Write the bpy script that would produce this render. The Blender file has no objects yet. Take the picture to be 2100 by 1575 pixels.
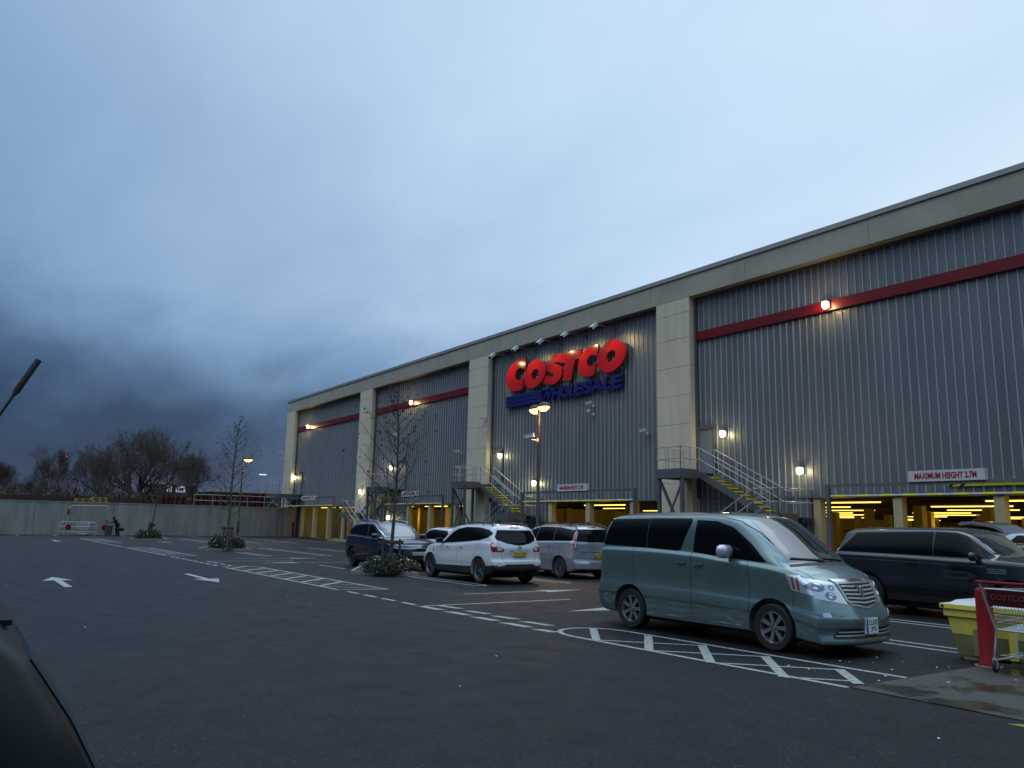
import bpy, bmesh, math, random
import numpy as np
from mathutils import Vector, Matrix
from mathutils.geometry import tessellate_polygon
R = math.radians
scn = bpy.context.scene
C = scn.collection

# ---------------------------------------------------------------- camera
cam_d = bpy.data.cameras.new("camera"); cam = bpy.data.objects.new("camera", cam_d); C.objects.link(cam)
pitch, roll, yaw = R(9.88), R(1.181), R(55.395)
fw = Vector((-math.sin(yaw)*math.cos(pitch), math.cos(yaw)*math.cos(pitch), math.sin(pitch)))
rt = Vector((math.cos(yaw), math.sin(yaw), 0)); up = rt.cross(fw)
rt, up = math.cos(roll)*rt + math.sin(roll)*up, -math.sin(roll)*rt + math.cos(roll)*up
CAMH = 1.68
cam.matrix_world = Matrix(((rt.x, up.x, -fw.x, 0), (rt.y, up.y, -fw.y, 0), (rt.z, up.z, -fw.z, CAMH), (0, 0, 0, 1)))
cam_d.sensor_width = 36; cam_d.lens = 36*1646.3/2100
cam_d.clip_start = 0.05; cam_d.clip_end = 3000
scn.camera = cam

# ---------------------------------------------------------------- world: dusk overcast sky
world = bpy.data.worlds.new("World"); scn.world = world; world.use_nodes = True
nt = world.node_tree; nt.nodes.clear(); N = nt.nodes.new; LK = nt.links.new
def lin(c):
    return tuple(((v/255)/12.92 if v/255 <= .04045 else ((v/255+.055)/1.055)**2.4) for v in c)
out = N('ShaderNodeOutputWorld'); tc = N('ShaderNodeTexCoord'); sep = N('ShaderNodeSeparateXYZ')
LK(tc.outputs['Generated'], sep.inputs[0])
def M(op, a, b=None, c=None, clamp=False, tree=None):
    n = (tree or nt).nodes.new('ShaderNodeMath'); n.operation = op; n.use_clamp = clamp
    for i, v in enumerate((a, b, c)):
        if v is None: continue
        if isinstance(v, (int, float)): n.inputs[i].default_value = v
        else: (tree or nt).links.new(v, n.inputs[i])
    return n.outputs[0]
zc = M('MAXIMUM', sep.outputs[2], 0.0)
den = M('ADD', zc, 0.22)
cx = M('DIVIDE', sep.outputs[0], den); cy = M('DIVIDE', sep.outputs[1], den)
comb = N('ShaderNodeCombineXYZ'); LK(cx, comb.inputs[0]); LK(cy, comb.inputs[1])
mp = N('ShaderNodeMapping'); mp.inputs['Rotation'].default_value = (0, 0, R(25)); mp.inputs['Scale'].default_value = (.55, 1.0, 1); mp.inputs['Location'].default_value = (3.1, 1.7, 0)
LK(comb.outputs[0], mp.inputs[0])
n1 = N('ShaderNodeTexNoise'); n1.inputs['Scale'].default_value = .9; n1.inputs['Detail'].default_value = 3; n1.inputs['Roughness'].default_value = .48
n1.inputs['Distortion'].default_value = .25
LK(mp.outputs[0], n1.inputs['Vector'])
n2 = N('ShaderNodeTexNoise'); n2.inputs['Scale'].default_value = 3.2; n2.inputs['Detail'].default_value = 5; n2.inputs['Roughness'].default_value = .55; n2.inputs['Distortion'].default_value = .4
LK(mp.outputs[0], n2.inputs['Vector'])
yp = M('MAXIMUM', sep.outputs[1], -0.15)
zn = M('MULTIPLY_ADD', M('SUBTRACT', n1.outputs[0], .5), .17, M('MULTIPLY_ADD', M('SUBTRACT', n2.outputs[0], .5), .07, zc))
sm = N('ShaderNodeMapRange'); sm.interpolation_type = 'SMOOTHSTEP'; sm.inputs[1].default_value = .04; sm.inputs[2].default_value = .30; LK(zn, sm.inputs[0])
t = M('MULTIPLY_ADD', sm.outputs[0], .43, .12)
t = M('MULTIPLY_ADD', M('MAXIMUM', M('SUBTRACT', zc, .28), 0.0), .30, t)
t = M('MULTIPLY_ADD', yp, .40, t)
yb_ = M('MAXIMUM', M('MULTIPLY_ADD', sep.outputs[1], -1.0, -0.12), 0.0)
hz_ = M('MULTIPLY', M('SUBTRACT', zc, .26, clamp=True), 4.0, clamp=True)
t = M('MULTIPLY_ADD', M('MULTIPLY', M('MINIMUM', yb_, .35), hz_), 1.3, t)
t = M('MULTIPLY_ADD', M('MULTIPLY', M('MINIMUM', yb_, .2), M('SUBTRACT', 1.0, hz_)), -2.4, t)
ns = M('SUBTRACT', n1.outputs[0], .5); t = M('MULTIPLY_ADD', ns, .22, t)
ns = M('SUBTRACT', n2.outputs[0], .5); t = M('MULTIPLY_ADD', ns, .13, t)
rmp = N('ShaderNodeValToRGB'); LK(t, rmp.inputs[0])
cr = rmp.color_ramp
stops = [(.05, (27, 44, 74)), (.18, (42, 65, 100)), (.34, (78, 106, 142)), (.52, (118, 152, 190)), (.68, (150, 180, 214)), (.85, (190, 217, 243)), (1, (214, 235, 252))]
while len(cr.elements) < len(stops): cr.elements.new(.5)
for e, (p, c) in zip(cr.elements, stops):
    e.position = p; e.color = lin(c) + (1,)
bg = N('ShaderNodeBackground'); LK(rmp.outputs[0], bg.inputs[0])
zst = M('MULTIPLY_ADD', M('MULTIPLY', M('SUBTRACT', zc, .6, clamp=True), 3.5, clamp=True), 1.5, 1.0); LK(zst, bg.inputs[1])
SUN_EL, SUN_AZ = R(6), R(-20)
sky = N('ShaderNodeTexSky'); sky.sky_type = 'NISHITA'; sky.sun_disc = False; sky.sun_elevation = SUN_EL; sky.sun_rotation = SUN_AZ
bg2 = N('ShaderNodeBackground'); LK(sky.outputs[0], bg2.inputs[0]); bg2.inputs[1].default_value = 0.008
ad = N('ShaderNodeAddShader'); LK(bg.outputs[0], ad.inputs[0]); LK(bg2.outputs[0], ad.inputs[1]); LK(ad.outputs[0], out.inputs[0])
sd = bpy.data.lights.new("dusk_sun", 'SUN'); sd.energy = .12; sd.angle = R(30); sd.color = (.9, .95, 1)
so = bpy.data.objects.new("dusk_sun", sd); C.objects.link(so)
so.rotation_euler = Vector((-math.sin(R(20))*.5, math.cos(R(20))*.5, .8)).to_track_quat('Z', 'Y').to_euler()

scn.view_settings.view_transform = 'Standard'; scn.view_settings.look = 'None'
scn.view_settings.exposure = 0; scn.view_settings.gamma = 1
scn.render.engine = 'CYCLES'
scn.cycles.use_denoising = True; scn.cycles.max_bounces = 6; scn.cycles.sample_clamp_indirect = 3
scn.cycles.caustics_reflective = False; scn.cycles.caustics_refractive = False

# ---------------------------------------------------------------- materials
MATS = {}
def mat(name, col, rough=.6, metal=0.0, var=.0, vscale=3.0, bump=0.0, bscale=40.0, emit=None, estr=0.0, coat=0.0, spec=.5, stretch=None, trans=0.0, rvar=0.0):
    if name in MATS: return MATS[name]
    m = bpy.data.materials.new(name); m.use_nodes = True; T = m.node_tree; b = T.nodes['Principled BSDF']
    b.inputs['Base Color'].default_value = tuple(col) + (1,); b.inputs['Roughness'].default_value = rough; b.inputs['Metallic'].default_value = metal
    b.inputs['Coat Weight'].default_value = coat; b.inputs['Coat Roughness'].default_value = .04
    b.inputs['Specular IOR Level'].default_value = spec; b.inputs['Transmission Weight'].default_value = trans
    if emit is not None:
        b.inputs['Emission Color'].default_value = tuple(emit) + (1,); b.inputs['Emission Strength'].default_value = estr
    tcn = T.nodes.new('ShaderNodeTexCoord'); mpn = T.nodes.new('ShaderNodeMapping'); T.links.new(tcn.outputs['Object'], mpn.inputs[0])
    if stretch: mpn.inputs['Scale'].default_value = stretch
    if var or rvar:
        nz = T.nodes.new('ShaderNodeTexNoise'); nz.inputs['Scale'].default_value = vscale; nz.inputs['Detail'].default_value = 6; nz.inputs['Roughness'].default_value = .6
        T.links.new(mpn.outputs[0], nz.inputs['Vector'])
        if var:
            mx = T.nodes.new('ShaderNodeMix'); mx.data_type = 'RGBA'
            mx.inputs[6].default_value = tuple(max(0, v*(1-var)) for v in col) + (1,); mx.inputs[7].default_value = tuple(min(1, v*(1+var)) for v in col) + (1,)
            rr = T.nodes.new('ShaderNodeMapRange'); rr.inputs[1].default_value = .3; rr.inputs[2].default_value = .7
            T.links.new(nz.outputs[0], rr.inputs[0]); T.links.new(rr.outputs[0], mx.inputs[0]); T.links.new(mx.outputs[2], b.inputs['Base Color'])
        if rvar:
            r2 = T.nodes.new('ShaderNodeMapRange'); r2.inputs[1].default_value = .35; r2.inputs[2].default_value = .65
            r2.inputs[3].default_value = max(.02, rough-rvar); r2.inputs[4].default_value = min(1, rough+rvar)
            T.links.new(nz.outputs[0], r2.inputs[0]); T.links.new(r2.outputs[0], b.inputs['Roughness'])
    if bump:
        nb = T.nodes.new('ShaderNodeTexNoise'); nb.inputs['Scale'].default_value = bscale; nb.inputs['Detail'].default_value = 4
        T.links.new(mpn.outputs[0], nb.inputs['Vector'])
        bp = T.nodes.new('ShaderNodeBump'); bp.inputs['Strength'].default_value = bump; bp.inputs['Distance'].default_value = .02
        T.links.new(nb.outputs[0], bp.inputs['Height']); T.links.new(bp.outputs[0], b.inputs['Normal'])
    MATS[name] = m; return m

def asphalt_mat():
    m = bpy.data.materials.new('asphalt'); m.use_nodes = True; T = m.node_tree; b = T.nodes['Principled BSDF']; n = T.nodes.new; L = T.links.new
    g = n('ShaderNodeNewGeometry')
    big = n('ShaderNodeTexNoise'); big.inputs['Scale'].default_value = .22; big.inputs['Detail'].default_value = 5; L(g.outputs['Position'], big.inputs['Vector'])
    mid = n('ShaderNodeTexNoise'); mid.inputs['Scale'].default_value = 2.2; mid.inputs['Detail'].default_value = 5; L(g.outputs['Position'], mid.inputs['Vector'])
    fine = n('ShaderNodeTexVoronoi'); fine.inputs['Scale'].default_value = 75; L(g.outputs['Position'], fine.inputs['Vector'])
    fn = n('ShaderNodeTexNoise'); fn.inputs['Scale'].default_value = 60; fn.inputs['Detail'].default_value = 3; L(g.outputs['Position'], fn.inputs['Vector'])
    a = M('MULTIPLY_ADD', big.outputs[0], .010, .003, tree=T)
    a = M('MULTIPLY_ADD', mid.outputs[0], .004, a, tree=T)
    f = M('SUBTRACT', fine.outputs['Color'], .5, tree=T); a = M('MULTIPLY_ADD', f, .026, a, tree=T)
    # aggregate sparkle: rare pale stones
    st = M('GREATER_THAN', fine.outputs['Color'], .93, tree=T); a = M('MULTIPLY_ADD', st, .045, a, tree=T)
    oil = n('ShaderNodeTexNoise'); oil.inputs['Scale'].default_value = .8; oil.inputs['Detail'].default_value = 3; oil.inputs['Distortion'].default_value = .8; L(g.outputs['Position'], oil.inputs['Vector'])
    om = n('ShaderNodeMapRange'); om.inputs[1].default_value = .60; om.inputs[2].default_value = .72; om.inputs[3].default_value = 1.0; om.inputs[4].default_value = .55; L(oil.outputs[0], om.inputs[0])
    vc = n('ShaderNodeTexVoronoi'); vc.feature = 'DISTANCE_TO_EDGE'; vc.inputs['Scale'].default_value = .16; L(g.outputs['Position'], vc.inputs['Vector'])
    vm = n('ShaderNodeMapRange'); vm.inputs[1].default_value = .0; vm.inputs[2].default_value = .0035; vm.inputs[3].default_value = .55; vm.inputs[4].default_value = 1.0; L(vc.outputs[0], vm.inputs[0])
    a = M('MULTIPLY', a, M('MULTIPLY', om.outputs[0], vm.outputs[0], tree=T), tree=T)
    a = M('MAXIMUM', a, .005, tree=T)
    cc = n('ShaderNodeCombineColor'); L(a, cc.inputs[0]); a2 = M('MULTIPLY', a, 1.02, tree=T); L(a2, cc.inputs[1]); a3 = M('MULTIPLY', a, 1.22, tree=T); L(a3, cc.inputs[2])
    L(cc.outputs[0], b.inputs['Base Color'])
    r = n('ShaderNodeMapRange'); r.inputs[1].default_value = .35; r.inputs[2].default_value = .65; r.inputs[3].default_value = .58; r.inputs[4].default_value = .68
    L(mid.outputs[0], r.inputs[0]); L(r.outputs[0], b.inputs['Roughness'])
    bp = n('ShaderNodeBump'); bp.inputs['Strength'].default_value = .55; bp.inputs['Distance'].default_value = .009
    hh = M('ADD', fine.outputs['Distance'], fn.outputs[0], tree=T); L(hh, bp.inputs['Height']); L(bp.outputs[0], b.inputs['Normal'])
    b.inputs['Specular IOR Level'].default_value = .17
    return m
def wet_concrete_mat():
    m = bpy.data.materials.new('wet_concrete'); m.use_nodes = True; T = m.node_tree; b = T.nodes['Principled BSDF']; n = T.nodes.new; L = T.links.new
    g = n('ShaderNodeNewGeometry')
    a = n('ShaderNodeTexNoise'); a.inputs['Scale'].default_value = 1.6; a.inputs['Detail'].default_value = 6; a.inputs['Distortion'].default_value = .6; L(g.outputs['Position'], a.inputs['Vector'])
    w = n('ShaderNodeMapRange'); w.inputs[1].default_value = .44; w.inputs[2].default_value = .56; L(a.outputs[0], w.inputs[0])
    mx = n('ShaderNodeMix'); mx.data_type = 'RGBA'; mx.inputs[6].default_value = (.025, .022, .016, 1); mx.inputs[7].default_value = (.055, .052, .044, 1); L(w.outputs[0], mx.inputs[0]); L(mx.outputs[2], b.inputs['Base Color'])
    r = n('ShaderNodeMapRange'); r.inputs[3].default_value = .25; r.inputs[4].default_value = .75; b.inputs['Specular IOR Level'].default_value = .3; L(w.outputs[0], r.inputs[0]); L(r.outputs[0], b.inputs['Roughness'])
    f = n('ShaderNodeTexNoise'); f.inputs['Scale'].default_value = 50; L(g.outputs['Position'], f.inputs['Vector'])
    bp = n('ShaderNodeBump'); bp.inputs['Distance'].default_value = .006; L(w.outputs[0], bp.inputs['Strength']); L(f.outputs[0], bp.inputs['Height']); L(bp.outputs[0], b.inputs['Normal'])
    return m
def paintline_mat(name, col, lo=.47):
    m = bpy.data.materials.new(name); m.use_nodes = True; T = m.node_tree; b = T.nodes['Principled BSDF']; n = T.nodes.new; L = T.links.new
    g = n('ShaderNodeNewGeometry')
    a = n('ShaderNodeTexNoise'); a.inputs['Scale'].default_value = 14; a.inputs['Detail'].default_value = 8; a.inputs['Roughness'].default_value = .7; L(g.outputs['Position'], a.inputs['Vector'])
    w = n('ShaderNodeMapRange'); w.inputs[1].default_value = lo-.17; w.inputs[2].default_value = lo; L(a.outputs[0], w.inputs[0])
    mx = n('ShaderNodeMix'); mx.data_type = 'RGBA'; mx.inputs[6].default_value = tuple(v*.3 for v in col) + (1,); mx.inputs[7].default_value = tuple(col) + (1,); L(w.outputs[0], mx.inputs[0]); L(mx.outputs[2], b.inputs['Base Color'])
    b.inputs['Roughness'].default_value = .7
    return m
def streak_mat(name, col, dark=.55, light=1.25, sx=1.2, sz=.12, joint=None, rough=.75):
    # weathered wall: vertical streaks and broad blotches
    m = bpy.data.materials.new(name); m.use_nodes = True; T = m.node_tree; b = T.nodes['Principled BSDF']; n = T.nodes.new; L = T.links.new
    g = n('ShaderNodeNewGeometry'); mp_ = n('ShaderNodeMapping'); mp_.inputs['Scale'].default_value = (sx, sx, sz); L(g.outputs['Position'], mp_.inputs[0])
    a = n('ShaderNodeTexNoise'); a.inputs['Scale'].default_value = 2.0; a.inputs['Detail'].default_value = 6; a.inputs['Roughness'].default_value = .65; L(mp_.outputs[0], a.inputs['Vector'])
    c_ = n('ShaderNodeTexNoise'); c_.inputs['Scale'].default_value = .35; c_.inputs['Detail'].default_value = 4; L(g.outputs['Position'], c_.inputs['Vector'])
    s = M('MULTIPLY_ADD', a.outputs[0], .6, M('MULTIPLY', c_.outputs[0], .4, tree=T), tree=T)
    w = n('ShaderNodeMapRange'); w.inputs[1].default_value = .36; w.inputs[2].default_value = .64; L(s, w.inputs[0])
    mx = n('ShaderNodeMix'); mx.data_type = 'RGBA'; mx.inputs[6].default_value = tuple(v*dark for v in col) + (1,); mx.inputs[7].default_value = tuple(min(1, v*light) for v in col) + (1,)
    L(w.outputs[0], mx.inputs[0]); L(mx.outputs[2], b.inputs['Base Color']); b.inputs['Roughness'].default_value = rough
    f = n('ShaderNodeTexNoise'); f.inputs['Scale'].default_value = 25; f.inputs['Detail'].default_value = 5; L(g.outputs['Position'], f.inputs['Vector'])
    bp = n('ShaderNodeBump'); bp.inputs['Strength'].default_value = .25; bp.inputs['Distance'].default_value = .01; L(f.outputs[0], bp.inputs['Height']); L(bp.outputs[0], b.inputs['Normal'])
    return m

m_asph = asphalt_mat(); m_pad = wet_concrete_mat()
m_white = paintline_mat('line_paint_white', (.30, .305, .28), .5); m_yell = paintline_mat('line_paint_yellow', (.20, .16, .02))
m_bluefaded = paintline_mat('line_paint_worn', (.30, .30, .28), .52)
m_cream = streak_mat('cream_concrete', (.66, .595, .46), .88, 1.06); m_fascia = streak_mat('fascia_concrete', (.40, .375, .31), .84, 1.08, .5, .6)
m_wall = streak_mat('retaining_concrete', (.25, .25, .225), .72, 1.22)
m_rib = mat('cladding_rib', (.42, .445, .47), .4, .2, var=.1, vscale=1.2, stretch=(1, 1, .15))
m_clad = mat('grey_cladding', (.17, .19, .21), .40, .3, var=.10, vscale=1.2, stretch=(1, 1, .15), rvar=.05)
m_coping = mat('coping_metal', (.34, .335, .32), .45, .2, var=.08)
m_soffit = mat('soffit_render', (.34, .30, .20), .8)
m_red = mat('red_band_paint', (.17, .004, .009), .35, 0, var=.06)
m_door = mat('door_grey', (.20, .22, .25), .5, .1, var=.05)
m_dframe = mat('door_frame_grey', (.10, .11, .12), .5)
m_steel = mat('galvanised_steel', (.50, .53, .55), .42, .55, var=.18, vscale=6)
m_dsteel = mat('painted_dark_steel', (.12, .14, .155), .5, .3, var=.15, vscale=4)
m_nosing = mat('yellow_nosing', (.78, .66, .05), .6, var=.12, vscale=8)
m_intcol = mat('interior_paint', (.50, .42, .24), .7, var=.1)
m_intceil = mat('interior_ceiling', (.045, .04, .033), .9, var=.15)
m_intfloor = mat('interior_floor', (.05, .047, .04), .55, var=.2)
m_strip = mat('strip_light_glow', (.9, .8, .3), .5, emit=(1, .68, .13), estr=3.0)
m_bulk = mat('bulkhead_glow', (1, 1, .9), .4, emit=(1, .93, .62), estr=14)
m_stripe_bulk = mat('flood_glow', (1, .9, .7), .4, emit=(1, .78, .42), estr=18)
m_sod = mat('sodium_glow', (1, .8, .5), .4, emit=(1, .45, .09), estr=6)
m_signred = mat('sign_red', (.52, .010, .012), .20, 0, coat=.9)
m_signblue = mat('sign_blue', (.008, .016, .16), .3, 0, coat=.2)
m_camwhite = mat('camera_white', (.62, .63, .64), .4)
m_black = mat('black_rubber', (.012, .012, .013), .75, var=.2, vscale=20)
m_blackgloss = mat('black_gloss', (.008, .008, .009), .12, coat=.3)
m_blackpl = mat('black_plastic', (.022, .022, .024), .55, bump=.1, bscale=200)
m_lampbody = mat('lamp_column_black', (.018, .018, .02), .4, .2)
m_signwhite = mat('sign_board_white', (.60, .60, .62), .45)
m_signtxt = mat('sign_text_red', (.40, .006, .02), .5)
m_barW = mat('bar_grey', (.50, .50, .52), .5)
m_lime = mat('lime_board', (.42, .48, .02), .5)
m_redpl = mat('red_plastic', (.20, .004, .008), .6, var=.18, vscale=5, spec=.2)
m_yelpl = mat('yellow_plastic', (.82, .70, .13), .42, var=.08, vscale=4)
m_chrome = mat('chrome', (.75, .76, .78), .12, 1.0)
m_alloy = mat('alloy', (.42, .43, .44), .3, .85, var=.1, vscale=15)
m_alloydk = mat('alloy_dark', (.10, .10, .11), .35, .6)
m_glass = mat('tinted_glass', (.003, .004, .005), .04, 0, spec=.16)
m_wglass = mat('windscreen_glass', (.014, .020, .019), .02, 0, coat=1.0, spec=1.0)
m_lens = mat('headlamp_lens', (.55, .58, .62), .08, .55, coat=1.0)
m_lensdk = mat('headlamp_inner', (.16, .17, .20), .15, .7, coat=1.0)
m_tail = mat('tail_lamp_red', (.38, .008, .014), .12, coat=1.0)
m_tailw = mat('tail_lamp_clear', (.6, .55, .56), .12, coat=1.0)
m_amber = mat('amber_lens', (.75, .28, .02), .15, coat=1.0)
m_plateW = mat('plate_white', (.72, .73, .76), .4); m_plateY = mat('plate_yellow', (.72, .50, .02), .4); m_plateB = mat('plate_blue', (.01, .06, .35), .4)
m_bark = mat('bark', (.085, .075, .055), .9, var=.35, vscale=9, bump=.5, bscale=30)
m_barkfar = mat('bark_far', (.055, .045, .035), .95, var=.3, vscale=2)
m_twig = mat('twigs_far', (.062, .046, .034), .95, var=.35, vscale=.8)
m_deadleaf = mat('dead_leaf', (.035, .022, .014), .9)
m_leafA = mat('shrub_leaf', (.018, .026, .010), .6, var=.6, vscale=9)
m_flower = mat('white_flower', (.50, .50, .45), .7)
m_soil = mat('soil', (.035, .028, .02), .95, var=.3)
m_kerb = mat('kerb_concrete', (.22, .21, .19), .85, var=.25, vscale=5, bump=.3)
m_stake = mat('stake_timber', (.07, .05, .035), .85, var=.3, vscale=12)
m_yard = mat('yard_ground', (.05, .05, .045), .9, var=.3, vscale=.5)
m_rust = mat('brown_fence_paint', (.050, .020, .014), .85, var=.3, vscale=2, stretch=(1, 1, .2))
m_palR = mat('red_pallet', (.085, .012, .014), .7, var=.3, vscale=3); m_palY = mat('yellow_pallet', (.42, .31, .07), .7, var=.25, vscale=4)
m_railw = mat('rail_pale', (.33, .33, .33), .5, .2)
m_skin = mat('skin', (.45, .28, .2), .6); m_cloth = mat('dark_cloth', (.012, .012, .014), .9); m_trouser = mat('dark_trousers', (.010, .010, .012), .9)

# ---------------------------------------------------------------- mesh accumulator
class MB:
    def __init__(s): s.v = []; s.f = []; s.m = []
    def add(s, vs, fs, mi=0):
        o = len(s.v); s.v.extend([tuple(p) for p in vs]); s.f.extend([tuple(o+i for i in f) for f in fs]); s.m.extend([mi]*len(fs)); return s
    def box(s, x0, x1, y0, y1, z0, z1, mi=0):
        return s.add([(x0,y0,z0),(x1,y0,z0),(x1,y1,z0),(x0,y1,z0),(x0,y0,z1),(x1,y0,z1),(x1,y1,z1),(x0,y1,z1)],
                     [(0,3,2,1),(4,5,6,7),(0,1,5,4),(1,2,6,5),(2,3,7,6),(3,0,4,7)], mi)
    def obox(s, M4, sx, sy, sz, mi=0):
        vs = [M4 @ Vector((a*sx/2, b*sy/2, c*sz/2)) for c in (-1, 1) for a, b in ((-1,-1),(1,-1),(1,1),(-1,1))]
        return s.add(vs, [(0,3,2,1),(4,5,6,7),(0,1,5,4),(1,2,6,5),(2,3,7,6),(3,0,4,7)], mi)
    def bar(s, a, b, w, h, mi=0, upv=(0,0,1)):
        a, b = Vector(a), Vector(b); d = (b-a); L = d.length; d.normalize(); u = Vector(upv)
        if abs(d.dot(u)) > .98: u = Vector((0,1,0))
        r = d.cross(u).normalized(); u = r.cross(d)
        Mx = Matrix(((r.x,d.x,u.x,0),(r.y,d.y,u.y,0),(r.z,d.z,u.z,0),(0,0,0,1))); Mx.translation = (a+b)/2
        return s.obox(Mx, w, L, h, mi)
    def tube(s, pts, rad, n=8, mi=0, cap=True):
        pts = [Vector(p) for p in pts]
        if not hasattr(rad, '__len__'): rad = [rad]*len(pts)
        o = len(s.v); prev = None
        for i, p in enumerate(pts):
            d = (pts[min(i+1, len(pts)-1)]-pts[max(i-1, 0)]).normalized()
            if prev is None:
                u = Vector((0,0,1)) if abs(d.z) < .9 else Vector((1,0,0)); u = (u-d*u.dot(d)).normalized()
            else: u = (prev-d*prev.dot(d)).normalized()
            prev = u; w = d.cross(u)
            for k in range(n):
                a = 2*math.pi*k/n; s.v.append(tuple(p+(u*math.cos(a)+w*math.sin(a))*rad[i]))
        for i in range(len(pts)-1):
            for k in range(n):
                s.f.append((o+i*n+k, o+i*n+(k+1)%n, o+(i+1)*n+(k+1)%n, o+(i+1)*n+k)); s.m.append(mi)
        if cap:
            s.f.append(tuple(o+k for k in reversed(range(n)))); s.m.append(mi)
            s.f.append(tuple(o+(len(pts)-1)*n+k for k in range(n))); s.m.append(mi)
        return s
    def lathe(s, prof, axis_M, n=32, mi=0):   # prof: list of (r, h) ; closed between consecutive
        o = len(s.v)
        for r, h in prof:
            for k in range(n):
                a = 2*math.pi*k/n; s.v.append(tuple(axis_M @ Vector((r*math.cos(a), r*math.sin(a), h))))
        for i in range(len(prof)-1):
            for k in range(n):
                s.f.append((o+i*n+k, o+i*n+(k+1)%n, o+(i+1)*n+(k+1)%n, o+(i+1)*n+k)); s.m.append(mi)
        return s
    def poly(s, pts, thick, frame, mi=0, holes=()):
        # pts 2D; frame(u,v,w)->3D ; extruded w 0..thick
        loops = [list(pts)] + [list(h) for h in holes]
        tris = tessellate_polygon([[Vector((p[0], p[1], 0)) for p in l] for l in loops])
        allp = [p for l in loops for p in l]; o = len(s.v); n = len(allp)
        for w in (0, thick):
            for p in allp: s.v.append(tuple(frame(p[0], p[1], w)))
        for t_ in tris:
            s.f.append((o+t_[0], o+t_[1], o+t_[2])); s.m.append(mi); s.f.append((o+n+t_[2], o+n+t_[1], o+n+t_[0])); s.m.append(mi)
        k = 0
        for l in loops:
            for i in range(len(l)):
                a, b = k+i, k+(i+1)%len(l); s.f.append((o+a, o+b, o+n+b, o+n+a)); s.m.append(mi)
            k += len(l)
        return s
    def build(s, name, mats, parent=None, smooth=None, local=False, fixn=False):
        me = bpy.data.meshes.new(name)
        vs = s.v
        if parent is not None and not local:
            L = parent.location if parent.parent is None else parent.parent.location + parent.location
            vs = [(v[0]-L[0], v[1]-L[1], v[2]-L[2]) for v in s.v]
        me.from_pydata(vs, [], s.f)
        if not isinstance(mats, (list, tuple)): mats = [mats]
        for m_ in mats: me.materials.append(m_)
        me.polygons.foreach_set('material_index', s.m)
        if fixn or smooth is not None:
            bm = bmesh.new(); bm.from_mesh(me)
            if fixn:
                bmesh.ops.remove_doubles(bm, verts=bm.verts, dist=1e-5); bmesh.ops.recalc_face_normals(bm, faces=bm.faces)
            if smooth is not None:
                for f in bm.faces: f.smooth = True
                th = R(smooth)
                for e in bm.edges:
                    if len(e.link_faces) == 2:
                        try: e.smooth = e.calc_face_angle() < th
                        except Exception: pass
            bm.to_mesh(me); bm.free()
        o = bpy.data.objects.new(name, me); C.objects.link(o)
        if parent is not None: o.parent = parent
        return o
def empty(name, loc=(0,0,0), rz=0, parent=None):
    o = bpy.data.objects.new(name, None); C.objects.link(o); o.location = loc; o.rotation_euler = (0, 0, rz); o.empty_display_size = .2
    if parent is not None: o.parent = parent
    return o
def tag(o, label=None, cat=None, group=None, kind=None):
    if label: o['label'] = label
    if cat: o['category'] = cat
    if group: o['group'] = group
    if kind: o['kind'] = kind
    return o
def copy_tree(o, parent=None):
    c = o.copy(); C.objects.link(c)
    if parent is not None: c.parent = parent; c.matrix_parent_inverse = o.matrix_parent_inverse.copy()
    for ch in [x for x in bpy.data.objects if x.parent == o]: copy_tree(ch, c)
    return c
def text_faces(txt, bold=0.0, shear=0.0, spacing=1.0):
    # outline text converted to filled 2D triangles; returned normalised with its bounds
    cu = bpy.data.curves.new('txt', 'FONT'); cu.body = txt; cu.size = 1; cu.offset = bold; cu.shear = shear; cu.space_character = spacing; cu.resolution_u = 3
    ob = bpy.data.objects.new('txt', cu); C.objects.link(ob)
    dg = bpy.context.evaluated_depsgraph_get(); me = bpy.data.meshes.new_from_object(ob.evaluated_get(dg))
    vs = [(v.co.x, v.co.y) for v in me.vertices]; fs = [tuple(p.vertices) for p in me.polygons]
    bpy.data.objects.remove(ob); bpy.data.curves.remove(cu); bpy.data.meshes.remove(me)
    x0 = min(v[0] for v in vs); x1 = max(v[0] for v in vs); y0 = min(v[1] for v in vs); y1 = max(v[1] for v in vs)
    return [((v[0]-x0)/(x1-x0), (v[1]-y0)/(y1-y0)) for v in vs], fs
def add_text(mb, txt, frame, w, h, thick=.004, mi=0, bold=0.0, shear=0.0, spacing=1.0):
    vs, fs = text_faces(txt, bold, shear, spacing)
    n = len(vs); o = len(mb.v)
    for t_ in (0, thick):
        for u, v in vs: mb.v.append(tuple(frame(u*w, v*h, t_)))
    for f in fs:
        mb.f.append(tuple(o+i for i in f)); mb.m.append(mi); mb.f.append(tuple(o+n+i for i in reversed(f))); mb.m.append(mi)
    ec = {}
    for f in fs:
        for i in range(len(f)):
            e = (f[i], f[(i+1) % len(f)]); k = tuple(sorted(e)); ec[k] = (None if k in ec else e)
    for e in ec.values():
        if e: mb.f.append((o+e[1], o+e[0], o+n+e[0], o+n+e[1])); mb.m.append(mi)
def point_light(name, loc, power, col, rad=.06, parent=None):
    l = bpy.data.lights.new(name, 'POINT'); l.energy = power; l.color = col; l.shadow_soft_size = rad
    o = bpy.data.objects.new(name, l); C.objects.link(o); o.location = loc
    if parent is not None:
        o.parent = parent; o.location = Vector(loc)-parent.location
    return o
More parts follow.
